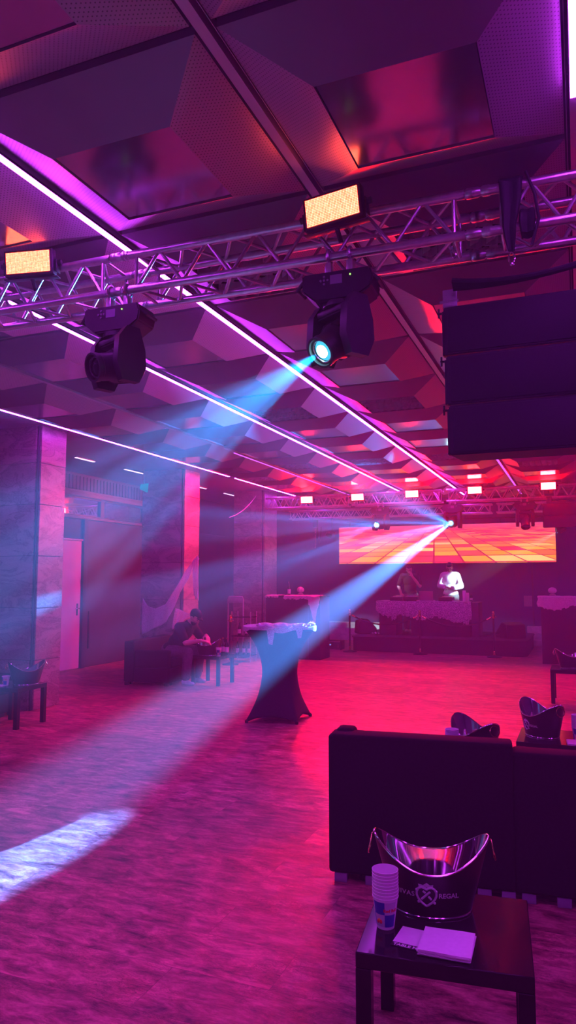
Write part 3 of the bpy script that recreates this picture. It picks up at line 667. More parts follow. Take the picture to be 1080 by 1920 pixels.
ribbon([near_pt(lx0, .02, .06), near_pt(lx0, -.02, .07), near_pt(lx0, -.045, .045), near_pt(lx0, -.055, 0), near_pt(lx0, -.045, -.05), near_pt(lx0, 0, -.062), near_pt(lx0, .03, -.03)], [.02, .03, .034, .036, .03, .026, .02], 'short black strap looped round the lower chord beside the sling', M['rubber'], 'lifting_sling')
sh_ = MB(); ps = near_pt(sx0 - .004, -.03, -.155)
sh_.path([ps + V((.013 * math.cos(a), 0, .026 * math.sin(a))) for a in [i * 2 * PI / 16 for i in range(16)]], .004, 6, True); sh_.ball(ps + V((0, 0, -.03)), .010, 8)
tag(sh_.build('sling_shackle', M['chrome']), 'small steel shackle at the lower tip of the black sling', 'hook')
cb = MB(); cb.path([near_pt(-.165, -.04, .235), near_pt(-.13, -.05, .12), near_pt(-.115, -.05, .0), near_pt(-.15, -.05, -.12)], .007, 8); tag(cb.build('hanging_cable', M['rubber']), 'thin black cable tail curving down beside the sling', 'cable')
hk = MB(); pk = near_pt(-.495, -.01, -.075)
hk.path([pk + V((.012 * math.cos(a), 0, .03 * math.sin(a))) for a in [i * 2 * PI / 16 for i in range(16)]], .004, 6, True); hk.path([pk + V((0, 0, .03)), pk + V((0, .005, .055))], .003, 6)
tag(hk.build('carabiner', M['chrome']), 'small steel carabiner hanging from the truss above the speaker corner', 'hook')
array_list = []
for i in range(2): array_cab('far black line array speaker hung from the stage truss, %s of the pair' % ('upper', 'lower')[i], -.07, FTY - .1, 2.86 - .235 * i, 1.08, .23, .4, 'far hanging speakers')
fb = MB(); fb.b2(-.55, .4, FTY - .04, FTY, 3.1, 3.14, .004); fb.b2(-.55, .4, FTY + .14, FTY + .18, 3.1, 3.14, .004)
for x in (-.5, .35): fb.b2(x, x + .05, FTY - .06, FTY + .2, 3.095, 3.2, .004)
tag(fb.build('rigging_frame', M['black_plastic']), 'rigging frame holding the far speakers to the stage truss', 'rigging')

# ================================================================== LED WALL AND STAGE
sc_ = thing('led_screen', 'wide LED wall showing an orange tiled dance floor', 'screen', (-3.33, 18.75, 2.07))
sw, sh = 5.6, 1.0
MB().b2(-sw / 2 - .02, sw / 2 + .02, .02, .12, -.02, sh + .02, .006).build('frame', M['black_plastic'], sc_)
MB().quad([(-sw / 2, .012, 0), (sw / 2, .012, 0), (sw / 2, .012, sh), (-sw / 2, .012, sh)], [(0, 0), (1, 0), (1, 1), (0, 1)]).build('picture', M['screen'], sc_, smooth=False, recalc=False)
hg = MB()
for i in range(6):
    x = -2.5 + i * 1.0; hg.b2(x - .02, x + .02, .07, .09, sh + .02, sh + .12, .002)
hg.b2(-2.6, 2.6, .06, .10, sh + .12, sh + .16, .004); hg.build('hanging_bar', M['black_plastic'], sc_)
for x in (-1.15, .25):
    struct(MB().b2(x - .02, x + .02, 19.56, 19.6, .45, 2.2).build('trim_30', M['dark_wall'], smooth=False))
RZ = .33
def rounded(x0, x1, y0, y1, r, n=6):
    pts = []
    for cx, cyy, a0 in ((x1 - r, y0 + r, -PI / 2), (x1 - r, y1 - r, 0), (x0 + r, y1 - r, PI / 2), (x0 + r, y0 + r, PI)):
        pts += [(cx + r * math.cos(a0 + i * PI / 2 / n), cyy + r * math.sin(a0 + i * PI / 2 / n)) for i in range(n + 1)]
    return pts
st = thing('stage_riser', 'low black stage riser under the DJ table', 'stage', (-3.05, 17.45, 0))
MB().prism(rounded(-1.95, 1.95, -1.35, 1.3, .25), RZ - .03).build('skirt', M['stage'], st, smooth=True)
MB().prism(rounded(-1.97, 1.97, -1.37, 1.32, .25), .03, Matrix.Translation((0, 0, RZ - .03))).build('deck', M['stage'], st)
# broad stone steps behind, left and right
for nm, xa, xb, lab in (('stage_steps', -1.3, 1.2, 'broad stone steps right of the stage'), ('stage_steps', -7.4, -5.05, 'broad stone steps left of the stage')):
    r = thing(nm, lab, 'steps', (xa, 18.8, 0))
    for i in range(3): MB().b2(0, xb - xa, .22 * i, .75, .15 * i + .001, .15 * (i + 1), .008).build('step', M['step'], r)

# the DJ table
TX0, TX1, TY0, TY1, TZ = -4.52, -2.33, 16.75, 17.45, 1.13
t = thing('dj_table', 'black DJ table on the stage riser under a white web cloth', 'table', (0, 0, 0))
MB().b2(TX0, TX1, TY0, TY1, TZ - .05, TZ, .006).build('table_top', M['black_wood'], t)
MB().b2(TX0 + .03, -4.08, TY0 + .03, TY1 - .03, RZ, TZ - .05, .006).build('side_case', M['cover'], t)
MB().b2(-3.72, TX1 - .03, TY0 + .03, TY1 - .03, RZ, TZ - .05, .006).build('front_panel', M['cover'], t)
MB().b2(TX1 - .0, TX1 + .16, TY0 + .05, TY1, RZ, TZ - .01, .006).build('end_box', M['dark_wall'], t)
random.seed(3)
hem = [random.uniform(-.03, .03) for _ in range(64)]
def dj_cloth(s, t):
    x = TX0 - .03 + s * (TX1 - TX0 + .04)
    base = .34 + .09 * s + .04 * math.sin(s * 17) + hem[int(s * 60)] + (.08 if abs(s - .2) < .03 else 0) + (.09 if abs(s - .94) < .03 else 0) - .10 * max(0, .12 - s) / .12
    if t < .35: return (x, TY1 - .06 - (t / .35) * (TY1 - TY0 - .06), TZ + .006 + .003 * math.sin(s * 40))
    q = (t - .35) / .65
    return (x + .01 * math.sin(q * 5 + s * 30), TY0 - .012 - .025 * math.sin(q * 3) + .012 * math.sin(s * 50) * q, TZ + .004 - q * base)
c = MB().surf(dj_cloth, 130, 26).build('web_cloth', M['web']); tag(c, 'ragged white spider web cloth draped over the front of the DJ table', 'cloth')
# gear on the table
def player(x, y, label):
    r = thing('dj_player', label, 'dj player', (x, y, TZ + .008), 0, 'DJ players on the table')
    MB().box((0, 0, .045), (.31, .38, .09), None, .008).build('body', M['black_plastic'], r)
    j = MB(); j.lathe([(0, .0), (.105, .0), (.105, .012), (.09, .018), (0, .018)], 28, (0, -.03, .09)); j.build('jog_wheel', M['rail'], r)
    MB().box((0, .13, .105), (.16, .09, .012), Matrix.Rotation(.35, 3, 'X'), .003).build('display', M['display'], r)
player(-4.08, 17.0, 'black DJ player in front of the DJ in the black T-shirt')
player(-2.92, 17.0, 'black DJ player in front of the white-shirted DJ')
mx = thing('dj_mixer', 'black DJ mixer between player and laptop', 'dj mixer', (-3.74, 17.0, TZ + .008))
MB().box((0, 0, .05), (.30, .38, .10), None, .008).build('body', M['black_plastic'], mx)
kb = MB()
for i in range(4):
    for j in range(5): kb.tube((-.1 + i * .066, -.06 + j * .05, .10), (-.1 + i * .066, -.06 + j * .05, .122), .011, .009, n=10)
kb.build('knob', M['rail'], mx)
MB().box((0, -.14, .105), (.22, .02, .01), None, .002).build('fader', M['silver'], mx)
lp = thing('laptop', 'open laptop standing with its dark red lid towards the floor', 'laptop', (-3.38, 16.98, TZ + .008))
MB().box((0, .05, .01), (.33, .23, .018), None, .004).build('keyboard_base', M['rail'], lp)
MB().box((0, -.085, .125), (.33, .008, .22), Matrix.Rotation(math.radians(12), 3, 'X'), .003).build('screen_lid', plain('laptop_lid', (.3, .28, .3), .35, .6, noise=.03), lp)
random.seed(5)
def bottle(loc, label, hgt=.24, r=.033, mat=None, cap=None, group=None):
    o = thing('bottle', label, 'bottle', loc, 0, group)
    MB().lathe([(0, 0), (r * .9, 0), (r, .006), (r, hgt * .55), (r * .75, hgt * .68), (r * .4, hgt * .78), (r * .38, hgt * .95), (0, hgt * .95)], 16).build('glass', mat or M['bottle'], o)
    MB().lathe([(0, hgt * .94), (r * .44, hgt * .94), (r * .44, hgt), (0, hgt)], 12).build('cap', cap or M['gold'], o)
    MB().lathe([(r * 1.01, hgt * .15), (r * 1.02, hgt * .16), (r * 1.02, hgt * .45), (r * 1.01, hgt * .46)], 16).build('label', M['paper'], o)
    return o
def can(loc, label, hgt=.168, r=.0265, mat=None, group=None):
    o = thing('drink_can', label, 'can', loc, 0, group)
    MB().lathe([(0, 0), (r * .85, 0), (r, .01), (r, hgt - .012), (r * .86, hgt - .002), (r * .86, hgt), (r * .8, hgt - .004), (0, hgt - .004)], 18).build('body', mat or M['paper'], o)
    MB().box((0, .006, hgt - .001), (.012, .022, .002)).build('pull_tab', M['chrome'], o)
can((-2.50, 16.92, TZ + .01), 'tall pale drink can at the right end of the DJ table', .25, .04)
can((-2.42, 16.88, TZ + .01), 'shorter pale can beside the tall can on the DJ table', .2, .038)
bottle((-2.36, 17.05, TZ + .008), 'small dark bottle at the right edge of the DJ table', .17)
for (x, y, t_) in [(-3.98, 16.84, 'left of the laptop'), (-3.06, 16.86, 'right of the laptop')]:
    hb = thing('headphone_cable', 'coiled pale cable lying on the DJ table ' + t_, 'cable', (x + .25, y, TZ + .012))
    MB().path([(.05 * math.cos(i * .9) + .012 * i, .025 * math.sin(i * .9), .012) for i in range(16)], .006, 6).build('cord', M['paper'], hb)

# stanchions with ropes
def stanchion(loc, label, hgt=.95):
    o = thing('rope_stanchion', label, 'stanchion', loc, 0, 'rope stanchions')
    MB().lathe([(0, 0), (.16, 0), (.16, .012), (.05, .035), (.022, .05), (0, .05)], 24).build('base', M['black_plastic'], o)
    MB().tube((0, 0, .045), (0, 0, hgt - .06), .022, n=14).build('post', M['black_plastic'], o)
    MB().lathe([(0, .05), (.026, .05), (.028, .12), (.022, .13), (.022, .05)], 14).build('sleeve', M['gold'], o)
    MB().lathe([(0, hgt - .13), (.03, hgt - .13), (.034, hgt - .11), (.026, hgt - .06), (.034, hgt - .05), (.018, hgt - .035), (.033, hgt - .012), (.03, hgt + .005), (0, hgt + .02)], 16).build('finial', M['gold'], o)
    for s in (-1, 1): MB().path([(s * .03, 0, hgt - .1), (s * .055, 0, hgt - .095), (s * .06, 0, hgt - .115)], .007, 6).build('hook', M['gold'], o)
    return o
SP = [atz(656, 1222, 0), atz(790, 1226, 0), atz(932, 1228, 0)]
SP = [V((p.x, min(p.y, 15.88), 0)) for p in SP]
for p, t_ in zip(SP, ('at the left end of the rope line', 'in front of the DJ table, middle of the three', 'at the right end of the rope line')): stanchion(p, 'black and brass rope stanchion ' + t_)
for a, b, t_ in ((0, 1, 'left'), (1, 2, 'right')):
    p, q = SP[a] + V((.06, 0, .83)), SP[b] + V((-.06, 0, .83))
    r = thing('barrier_rope', 'black velvet rope hung between stanchions on the %s of the DJ table' % t_, 'rope', p, 0, 'barrier ropes')
    pts = [x - p for x in sag(p, q, .2, 18)]
    MB().path(pts[1:-1], .017, 8).build('rope', M['rope'], r)
    for z in (pts[:2], pts[-2:]): MB().path(z, .02, 8).build('end_fitting', M['gold'], r)
# stage monitors, cases and bits
def wedge(loc, rz, label):
    o = thing('stage_monitor', label, 'speaker', loc, rz, 'stage monitor wedges')
    b = MB(); b.prism([(-.23, 0), (.2, 0), (.23, .1), (-.02, .36), (-.2, .3)], .5, Matrix.Translation((-.25, 0, 0)) @ Matrix(((0, 0, 1, 0), (1, 0, 0, 0), (0, 1, 0, 0), (0, 0, 0, 1)))); bmesh.ops.bevel(b.bm, geom=b.bm.edges[:], offset=.012, segments=2, affect='EDGES'); b.build('cabinet', M['black_paint'], o)
    nrm = V((0, .26, .25)).normalized(); b = MB(); b.box((0, .118, .238), (.44, .30, .012), Matrix.Rotation(-math.atan2(.26, .25), 3, 'X'), .003); b.build('grille', M['grille'], o)
wedge((-4.92, 17.1, RZ), math.radians(-60), 'black wedge monitor speaker on the left of the riser')
wedge((-1.5, 17.0, RZ), math.radians(40), 'black wedge monitor speaker on the right of the riser')
rk = thing('amp_rack', 'low amplifier rack with a blue display, left of the riser', 'rack', (-5.45, 15.95, 0), math.radians(4))
MB().box((0, .2, .11), (.5, .4, .2), None, .006).build('case', M['black_plastic'], rk)
for a in ((-.24, 0, .205), (-.24, 0, .015)): MB().b2(a[0], .24, -.006, .004, a[2] - .008, a[2] + .008).build('edge_rail', M['rail'], rk)
MB().b2(-.07, .02, -.003, .002, .12, .145).build('display', M['blue_led'], rk, smooth=False)
for s in (-1, 1): MB().path([(s * .2, -.002, .07), (s * .2, -.03, .07), (s * .2, -.03, .15), (s * .2, -.002, .15)], .007, 6).build('handle', M['chrome'], rk)
ck = MB()
for i in range(7): ck.path([(-2.12 + .05 * math.cos(k * .7 + i) * (1 + .2 * i) + .05 * i, 16.9 + .06 * math.sin(k * .7 + i), RZ + .02 + .012 * i) for k in range(14)], .011, 6)
tag(ck.build('cable_heap', M['rubber']), 'heap of black cables on the riser beside the right monitor', 'cable')
sneak = thing('crumpled_cloth', 'small pale crumpled cloth by the left monitor wedge', 'cloth', (-4.62, 16.85, RZ))
MB().surf(lambda s, t: (.11 * (s - .5) * 2, .07 * (t - .5) * 2, .012 + .05 * abs(math.sin(s * 9) * math.cos(t * 7)) * (1 - abs(s - .5))), 14, 12).build('fold', M['white_cloth'], sneak)
nt_ = aty(990, 1127, 19.28); no = thing('notice_sheet', 'pale notice sheet on the dark wall right of the DJs', 'notice', nt_); MB().box((0, .0, 0), (.2, .006, .27)).build('sheet', plain('dim_sheet', (.25, .24, .26), .8, noise=.1), no, smooth=False)
# motor chains left of the wall and hung cable bag
for (u, t_) in ((589, 'left of the LED wall, nearer the pillars'),):
    p = aty(u, 985, 17.1); o = thing('chain_hoist', 'chain hoist with hanging chain ' + t_, 'hoist', (p.x, 17.2, 0))
    MB().box((0, 0, 3.07), (.12, .12, .2), None, .02).build('motor', M['black_plastic'], o)
    b = MB()
    for i in range(16):
        z = 2.95 - i * .032; b.path([(.011 * math.cos(a) * (i % 2) , .011 * math.cos(a) * ((i + 1) % 2), z + .022 * math.sin(a)) for a in [k * PI / 5 for k in range(10)]], .0045, 5, True)
    b.build('chain', M['chrome'], o)
    MB().path([(.05, 0, 2.98), (.07, 0, 2.7), (.1, 0, 2.55), (.14, 0, 2.7), (.15, .01, 2.99)], .012, 6).build('power_cable', M['rubber'], o)

# lace-covered black bar counters
def bar_counter(loc, w, dpt, hgt, label, cl_label, cl_seed, cap_drop):
    o = thing('bar_counter', label, 'counter', loc)
    MB().b2(0, w, 0, dpt, 0.0, hgt - .03, .006).build('body', M['cover'], o); MB().b2(-.01, w + .01, -.01, dpt, hgt - .03, hgt, .006).build('counter_top', M['black_wood'], o)
    MB().b2(w * .78, w * .78 + .012, -.004, .002, .02, hgt - .05).build('panel_edge', M['dark_wall'], o)
    return o
bar_counter((-6.2, 13.95, 0), 1.22, .6, 1.30, 'tall black bar counter with lace beside the third pillar', '', 1, .2)
bar_counter((-.74, 15.0, 0), 1.7, .6, 1.30, 'tall black bar counter with lace near the right edge', '', 2, .2)
random.seed(11)
def runner(name, x0, x1, yb, yf, z, drop, label, mat, n=46, wav=.03):
    hm = [random.uniform(-1, 1) for _ in range(n + 1)]
    def fn(s, t):
        x = x0 + s * (x1 - x0); dr = max(.02, drop(s) + .02 * hm[int(s * n)])
        if t < .4: return (x, yb + (t / .4) * (yf - yb), z + .008 + .012 * abs(math.sin(s * 23 + t * 9)))
        q = (t - .4) / .6
        return (x + .012 * math.sin(q * 7 + s * 31), yf - .018 - wav * .3 * math.sin(s * 37) * q, z + .006 - q * dr)
    return tag(MB().surf(fn, n * 2, 20).build(name, mat), label, 'cloth')
runner('lace_runner', -5.78, -4.98, 14.35, 13.93, 1.30, lambda s: .05 + (.13 + .5 * max(0, 1 - abs(s - .86) / .12) if s > .7 else .02), 'white gauze thrown over the right end of the left bar counter', M['gauze'])
runner('lace_runner', -6.2, -5.9, 14.3, 13.93, 1.30, lambda s: .03, 'small scrap of white gauze at the left end of the left bar counter', M['gauze'])
runner('lace_runner', -.80, .9, 15.5, 14.97, 1.30, lambda s: .2 + .05 * math.sin(s * 9) - .12 * max(0, s - .28), 'white gauze draped over the front of the right bar counter', M['gauze'])
def pumpkin_lamp(loc, label):
    o = thing('round_ornament', label, 'ornament', loc, 0, 'round ornaments on the bar counters')
    MB().lathe([(0, 0), (.06, 0), (.06, .015), (.03, .03), (0, .03)], 18).build('foot', M['rail'], o)
    b = MB(); b.surf(lambda s, t: ((.075 + .006 * math.cos(s * 2 * PI * 8)) * math.sin(t * PI) * math.cos(s * 2 * PI), (.075 + .006 * math.cos(s * 2 * PI * 8)) * math.sin(t * PI) * math.sin(s * 2 * PI), .095 + .065 * math.cos(t * PI)), 48, 14, cu=True); b.build('globe', M['step'], o)
pumpkin_lamp((-.52, 15.15, 1.33), 'small round ornament on the right bar counter')
b_ = aty(562, 1104, 14.1); pumpkin_lamp((b_.x, 14.15, 1.33), 'small round ornament wrapped with gauze on the left bar counter')
bottle((-6.03 + .28, 14.15, 1.30), 'dark bottle standing on the left bar counter', .3)

# ================================================================== COCKTAIL TABLE
ct = thing('cocktail_table', 'tall cocktail table in a black stretch cover on the dance floor', 'table', (-3.35, 7.95, 0), math.radians(0))
CTZ = 1.09
feet = [V((-.28, -.34)), V((.30, -.20)), V((.27, .33)), V((-.30, .22))]
fa = [math.atan2(f.y, f.x) for f in feet]
def cover_pt(s, t):
    a = s * 2 * PI + fa[0]
    # which side between two feet
    a_ = (a - fa[0]) % (2 * PI); k = 0
    cum = [((x - fa[0]) % (2 * PI)) for x in fa] + [2 * PI]
    while k < 3 and a_ >= cum[k + 1] - 1e-9: k += 1
    w = (a_ - cum[k]) / (cum[k + 1] - cum[k]); p, q = feet[k], feet[(k + 1) % 4]
    ft = p.lerp(q, w); ft = ft * (1 - .06 * math.sin(w * PI)); hem_z = .02 + .05 * math.sin(w * PI) ** .8
    top = V((math.cos(a), math.sin(a))) * .42
    tt = t
    wz = CTZ - .03 + (hem_z - CTZ + .03) * tt
    # radius profile: concave between the rim and the feet
    if tt < .52:
        q_ = tt / .52; rr = .42 + (.205 - .42) * (1 - (1 - q_) ** 2.1); xy = V((math.cos(a), math.sin(a))) * rr
    else:
        q_ = (tt - .52) / .48; rr = .205; xy0 = V((math.cos(a), math.sin(a))) * rr; xy = xy0.lerp(ft, q_ ** 1.45)
    return (xy.x, xy.y, wz)
cv = MB(); cv.surf(cover_pt, 96, 40, cu=True); cv.lathe([(0, CTZ), (.405, CTZ), (.42, CTZ - .01), (.42, CTZ - .03)], 64)
cvo = cv.build('stretch_cover', M['cover'], ct); sm = cvo.modifiers.new('thick', 'SOLIDIFY'); sm.thickness = .004
MB().lathe([(0, CTZ - .03), (.40, CTZ - .03), (.40, CTZ - .006), (0, CTZ - .006)], 40).build('table_top', M['black_wood'], ct)
MB().tube((0, 0, .06), (0, 0, CTZ - .03), .03).build('column', M['rail'], ct)
for f in feet:
    l = MB(); l.path([(0, 0, .14), (f.x * .5, f.y * .5, .08), (f.x * .98, f.y * .98, .025)], .016, 8); l.tube((f.x * .98, f.y * .98, .0), (f.x * .98, f.y * .98, .03), .02); l.build('leg', M['black_plastic'], ct)
random.seed(21)
def gz(s, t):
    a = s * 2 * PI; r = .43 * min(1, t / .72)
    wob = .012 * math.sin(a * 7 + t * 5) + .01 * math.sin(a * 3)
    if t <= .72: return (r * math.cos(a), r * math.sin(a), CTZ + .008 + abs(wob) * .8 * min(1, t * 2))
    q = (t - .72) / .28; dr = .03 + .03 * max(0, math.sin(a * 5 + 1)) + (.15 if abs(((a + 1.5) % (2 * PI)) - .06) < .10 else 0) + (.09 if abs(((a + .72) % (2 * PI))) < .16 else 0)
    return ((.43 + .008) * math.cos(a), (.43 + .008) * math.sin(a), CTZ + .008 - q * dr)
g_ = MB().surf(gz, 120, 16, cu=True).build('gauze_cloth', M['gauze']); g_.location = (-3.35, 7.95, 0); tag(g_, 'white gauze cloth laid over the top of the cocktail table', 'cloth')
g2 = MB()
for k in range(5):
    a0 = -1.9 + k * .55; g2.path([(.40 * math.cos(a0 + i * .07) + .01 * math.sin(i * 2), .40 * math.sin(a0 + i * .07), CTZ + .028 + .012 * math.sin(i * 1.7 + k)) for i in range(8)], [.012, .02, .024, .02, .026, .022, .016, .008], 8)
o = g2.build('gauze_twist', M['white_cloth']); o.location = (-3.35, 7.95, 0); tag(o, 'twisted white gauze strips lying along the rim of the cocktail table', 'cloth')

# ================================================================== SOFAS AND SMALL TABLES
def sofa(label, loc, rz, w, dpt, hgt, group='black lounge sofas', arms=True, feet_x=None, feetmat=None):
    o = thing('lounge_sofa', label, 'sofa', loc, rz, group)
    b = MB(); b.b2(0, w, 0, .17, .05, hgt, .02, 3); b.build('backrest', M['fabric'], o)
    MB().b2(.01, w - .01, .17, dpt, .05, .27, .015, 3).build('seat_base', M['fabric'], o)
    n = 2 if w > 1.2 else 1
    for i in range(n):
        MB().b2(.12 + i * (w - .24) / n, .12 + (i + 1) * (w - .24) / n - .01, .2, dpt - .01, .272, .42, .03, 3).build('seat_cushion', M['fabric'], o)
    for x in ((0, .11), (w - .11, w)):
        MB().b2(x[0], x[1], .172, dpt - .02, .272, hgt - .13 if not arms else hgt + .025, .035, 3).build('armrest', M['fabric'], o)
    for x in (feet_x or (.03, .2, w - .2, w - .08)):
        MB().b2(x, x + .07, .012, .07, 0.0, .049, .004).build('foot', feetmat or M['display'], o); MB().b2(x, x + .07, dpt - .1, dpt - .04, 0, .049, .004).build('foot', feetmat or M['display'], o)
    return o
sf_ = sofa('black fabric sofa seen from behind, left of the two in the right foreground', (-1.335, 3.86, 0), math.radians(6.5), .985, .82, .79, feet_x=(.03, .2, .79, .91), arms=False)
MB().b2(.015, .13, .10, .24, .6, .803, .03, 3).build('back_cushion', M['fabric'], sf_)
sofa('black fabric sofa seen from behind, cut off by the right frame edge', (-.363, 3.974, 0), math.radians(5), 1.4, .82, .752, arms=False)
sofa('low black sofa by the second pillar with a person sitting on it', (-6.88, 10.98, 0), math.radians(-82), 1.45, .78, .68, arms=False, feetmat=M['black_plastic'])
sofa('black sofa at the left frame edge behind the small table with a bucket', (-7.3, 7.05, 0), math.radians(-90), 1.5, .85, .62, arms=False, feetmat=M['black_plastic'])
def lack(label, loc, rz, w=.55, hgt=.45):
    o = thing('side_table', label, 'table', loc, rz, 'square black side tables')
    a = w / 2; MB().b2(-a, a, -a, a, hgt - .05, hgt, .003, 1).build('table_top', M['black_wood'], o)
    for sx_ in (-1, 1):
        for sy_ in (-1, 1): MB().b2(sx_ * a, sx_ * (a - .05), sy_ * a, sy_ * (a - .05), 0, hgt - .0505, .002, 1).build('leg', M['black_wood'], o)
    return o
lack('square black side table in the foreground with the big bucket and napkins', (-.472, 2.635, 0), math.radians(6))
lack('square black side table at the left frame edge in front of the first pillar', (-6.05, 6.53, 0), math.radians(3), .5)
lack('square black side table in front of the seated person', (-5.475, 10.25, 0), math.radians(-2), .5)
lack('square black side table behind the foreground sofas, holding the cut-off bucket', (-.765, 5.12, 0), math.radians(2), .5)
lack('square black side table behind the sofas at the right frame edge', (-.21, 5.95, 0), 0, .55)
lack('square black side table near the right bar counter', (-.14, 10.57, 0), 0, .55)

# ------------------------------------------------------------------ buckets
A0, A1, B0, B1, HE, HD = .142, .212, .112, .150, .258, .155
def bk(th, z): f = z / HE; return (A0 + (A1 - A0) * f) * math.cos(th), (B0 + (B1 - B0) * f) * math.sin(th)
def rimz(th): return HD + (HE - HD) * (abs(math.cos(th)) ** 2.4)
def bucket_meshes():
    n = 72
    out = MB(); out.surf(lambda s, t: (*bk(s * 2 * PI, t * rimz(s * 2 * PI)), t * rimz(s * 2 * PI)), n, 12, cu=True)
    vs = [out.bm.verts.new((*bk(k * 2 * PI / n, 0), 0.0)) for k in range(n)]; out.bm.faces.new(list(reversed(vs)))
    shell = out.mesh('shell', M['bucket_out'])
    q = .965
    inn = MB(); inn.surf(lambda s, t: (bk(s * 2 * PI, .012 + t * (rimz(s * 2 * PI) - .012))[0] * q, bk(s * 2 * PI, .012 + t * (rimz(s * 2 * PI) - .012))[1] * q, .012 + t * (rimz(s * 2 * PI) - .012)), n, 12, cu=True)
    vs = [inn.bm.verts.new((bk(k * 2 * PI / n, 0)[0] * q, bk(k * 2 * PI / n, 0)[1] * q, .012)) for k in range(n)]; inn.bm.faces.new(vs)
    lining = inn.mesh('lining', M['steel'], recalc=False)
    rm_ = MB(); rm_.path([(bk(k * 2 * PI / n, rimz(k * 2 * PI / n))[0] * .985, bk(k * 2 * PI / n, rimz(k * 2 * PI / n))[1] * .985, rimz(k * 2 * PI / n)) for k in range(n)], .0042, 8, True)
    rim = rm_.mesh('rim', M['chrome'])
    bs = MB(); bs.path([(bk(k * 2 * PI / n, 0)[0] * 1.0, bk(k * 2 * PI / n, 0)[1] * 1.0, .004) for k in range(n)], .004, 8, True); base = bs.mesh('base_ring', M['chrome'])
    ring = MB(); ring.path([(.006 + .012 * (1 - math.cos(a)) * .6, .036 * math.sin(a), -.034 + .034 * math.cos(a)) for a in [k * 2 * PI / 24 for k in range(24)]], .0032, 6, True); ringm = ring.mesh('ring_handle', M['gold'])
    return shell, lining, rim, base, ringm
bm_ = bucket_meshes()
def on_bucket(pts, sx_, z0):
    res = []
    for x, y in pts:
        X = x + sx_; z = z0 + y; f = z / HE; a, b = A0 + (A1 - A0) * f, B0 + (B1 - B0) * f
        res.append(V((X, -(b + .0012) * math.sqrt(max(0, 1 - (X / a) ** 2)) - .0006, z)))
    return res
def text_flat(body, size, serif=False):
    cu = bpy.data.curves.new('t', 'FONT'); cu.body = body; cu.size = size; cu.align_x = 'LEFT'; cu.offset = .0004 if serif else .0007; cu.resolution_u = 3
    if serif: cu.shear = 0.0; cu.space_character = 1.12
    o = bpy.data.objects.new('t', cu); me = bpy.data.meshes.new_from_object(o)
    vs = [(v.co.x, v.co.y) for v in me.vertices]; fs = [tuple(p.vertices) for p in me.polygons]
    bpy.data.objects.remove(o); bpy.data.curves.remove(cu); bpy.data.meshes.remove(me); return vs, fs
def add_flat(mb, vs3, fs):
    bv = [mb.bm.verts.new(v) for v in vs3]
    for f in fs:
        try: mb.bm.faces.new([bv[i] for i in f])
        except ValueError: pass
def bucket(label, loc, rz, mark=True):
    o = thing('ice_bucket', label, 'bucket', loc, rz, 'ice buckets')
    for nme, me in zip(('shell', 'lining', 'rim', 'base_ring'), bm_[:4]):
        p = bpy.data.objects.new(nme, me); COL.objects.link(p); p.parent = o
    for s in (-1, 1):
        r = bpy.data.objects.new('ring_handle', bm_[4]); COL.objects.link(r); r.parent = o; r.location = (s * (A1 - .002), 0, HE - .012)
        if s < 0: r.rotation_euler = (0, 0, PI)
    if mark:
        em_x, em_z = -.022, .085
        w = MB(); vs, fs = text_flat('CHIVAS', .0235, True); wid = max(v[0] for v in vs)
        add_flat(w, on_bucket(vs, em_x - .042 - wid, em_z - .008), fs); w.build('lettering', M['etch'], o, smooth=False, recalc=False)
        w = MB(); vs, fs = text_flat('REGAL', .0235); add_flat(w, on_bucket(vs, em_x + .042, em_z - .007), fs); w.build('lettering', M['etch'], o, smooth=False, recalc=False)
        # emblem: two interlaced hearts under a small crown
        e = MB()
        def strokes(pts, r): e.path(on_bucket(pts, em_x, em_z), r, 6)
        half = [(0, .021), (.008, .027), (.018, .029), (.028, .024), (.034, .012), (.034, 0), (.029, -.012), (.018, -.025), (.006, -.034), (0, -.037)]
        strokes(half + [(-x, y) for x, y in reversed(half[1:-1])] + half[:1], .0042)
        strokes([(-.017, -.014), (.012, .014)], .0042); strokes([(-.012, .016), (-.004, .009)], .0042); strokes([(.006, -.002), (.017, -.013)], .0042)
        cr_ = on_bucket([(-.026, .027), (-.029, .040), (-.012, .037), (.001, .046), (.012, .038), (.024, .040), (.022, .026), (0, .029)], em_x, em_z)
        e.bm.faces.new([e.bm.verts.new(q) for q in cr_])
        for px_, py_ in ((-.027, -.024), (.028, -.025), (-.034, .018), (.034, .016)): e.ball(on_bucket([(px_, py_)], em_x, em_z)[0], .0052, 8)
        e.build('emblem', M['etch'], o)
    return o
bucket('large dark ice bucket with a pale emblem and chrome inside, on the foreground table', (-.55, 2.755, .4505), math.radians(13))
bucket('dark ice bucket on the table at the right frame edge, emblem turned left', (-.315, 5.97, .4505), math.radians(-50))
bucket('ice bucket half hidden behind the foreground sofa backrest', (-.70, 5.08, .4505), math.radians(-48))
bucket('ice bucket on the side table near the right bar counter', (-.16, 10.6, .4505), math.radians(205))
bucket('ice bucket in front of the seated person', (-5.53, 10.16, .4505), math.radians(190))
bucket('ice bucket on the side table at the left frame edge', (-5.95, 6.6, .4505), math.radians(240))

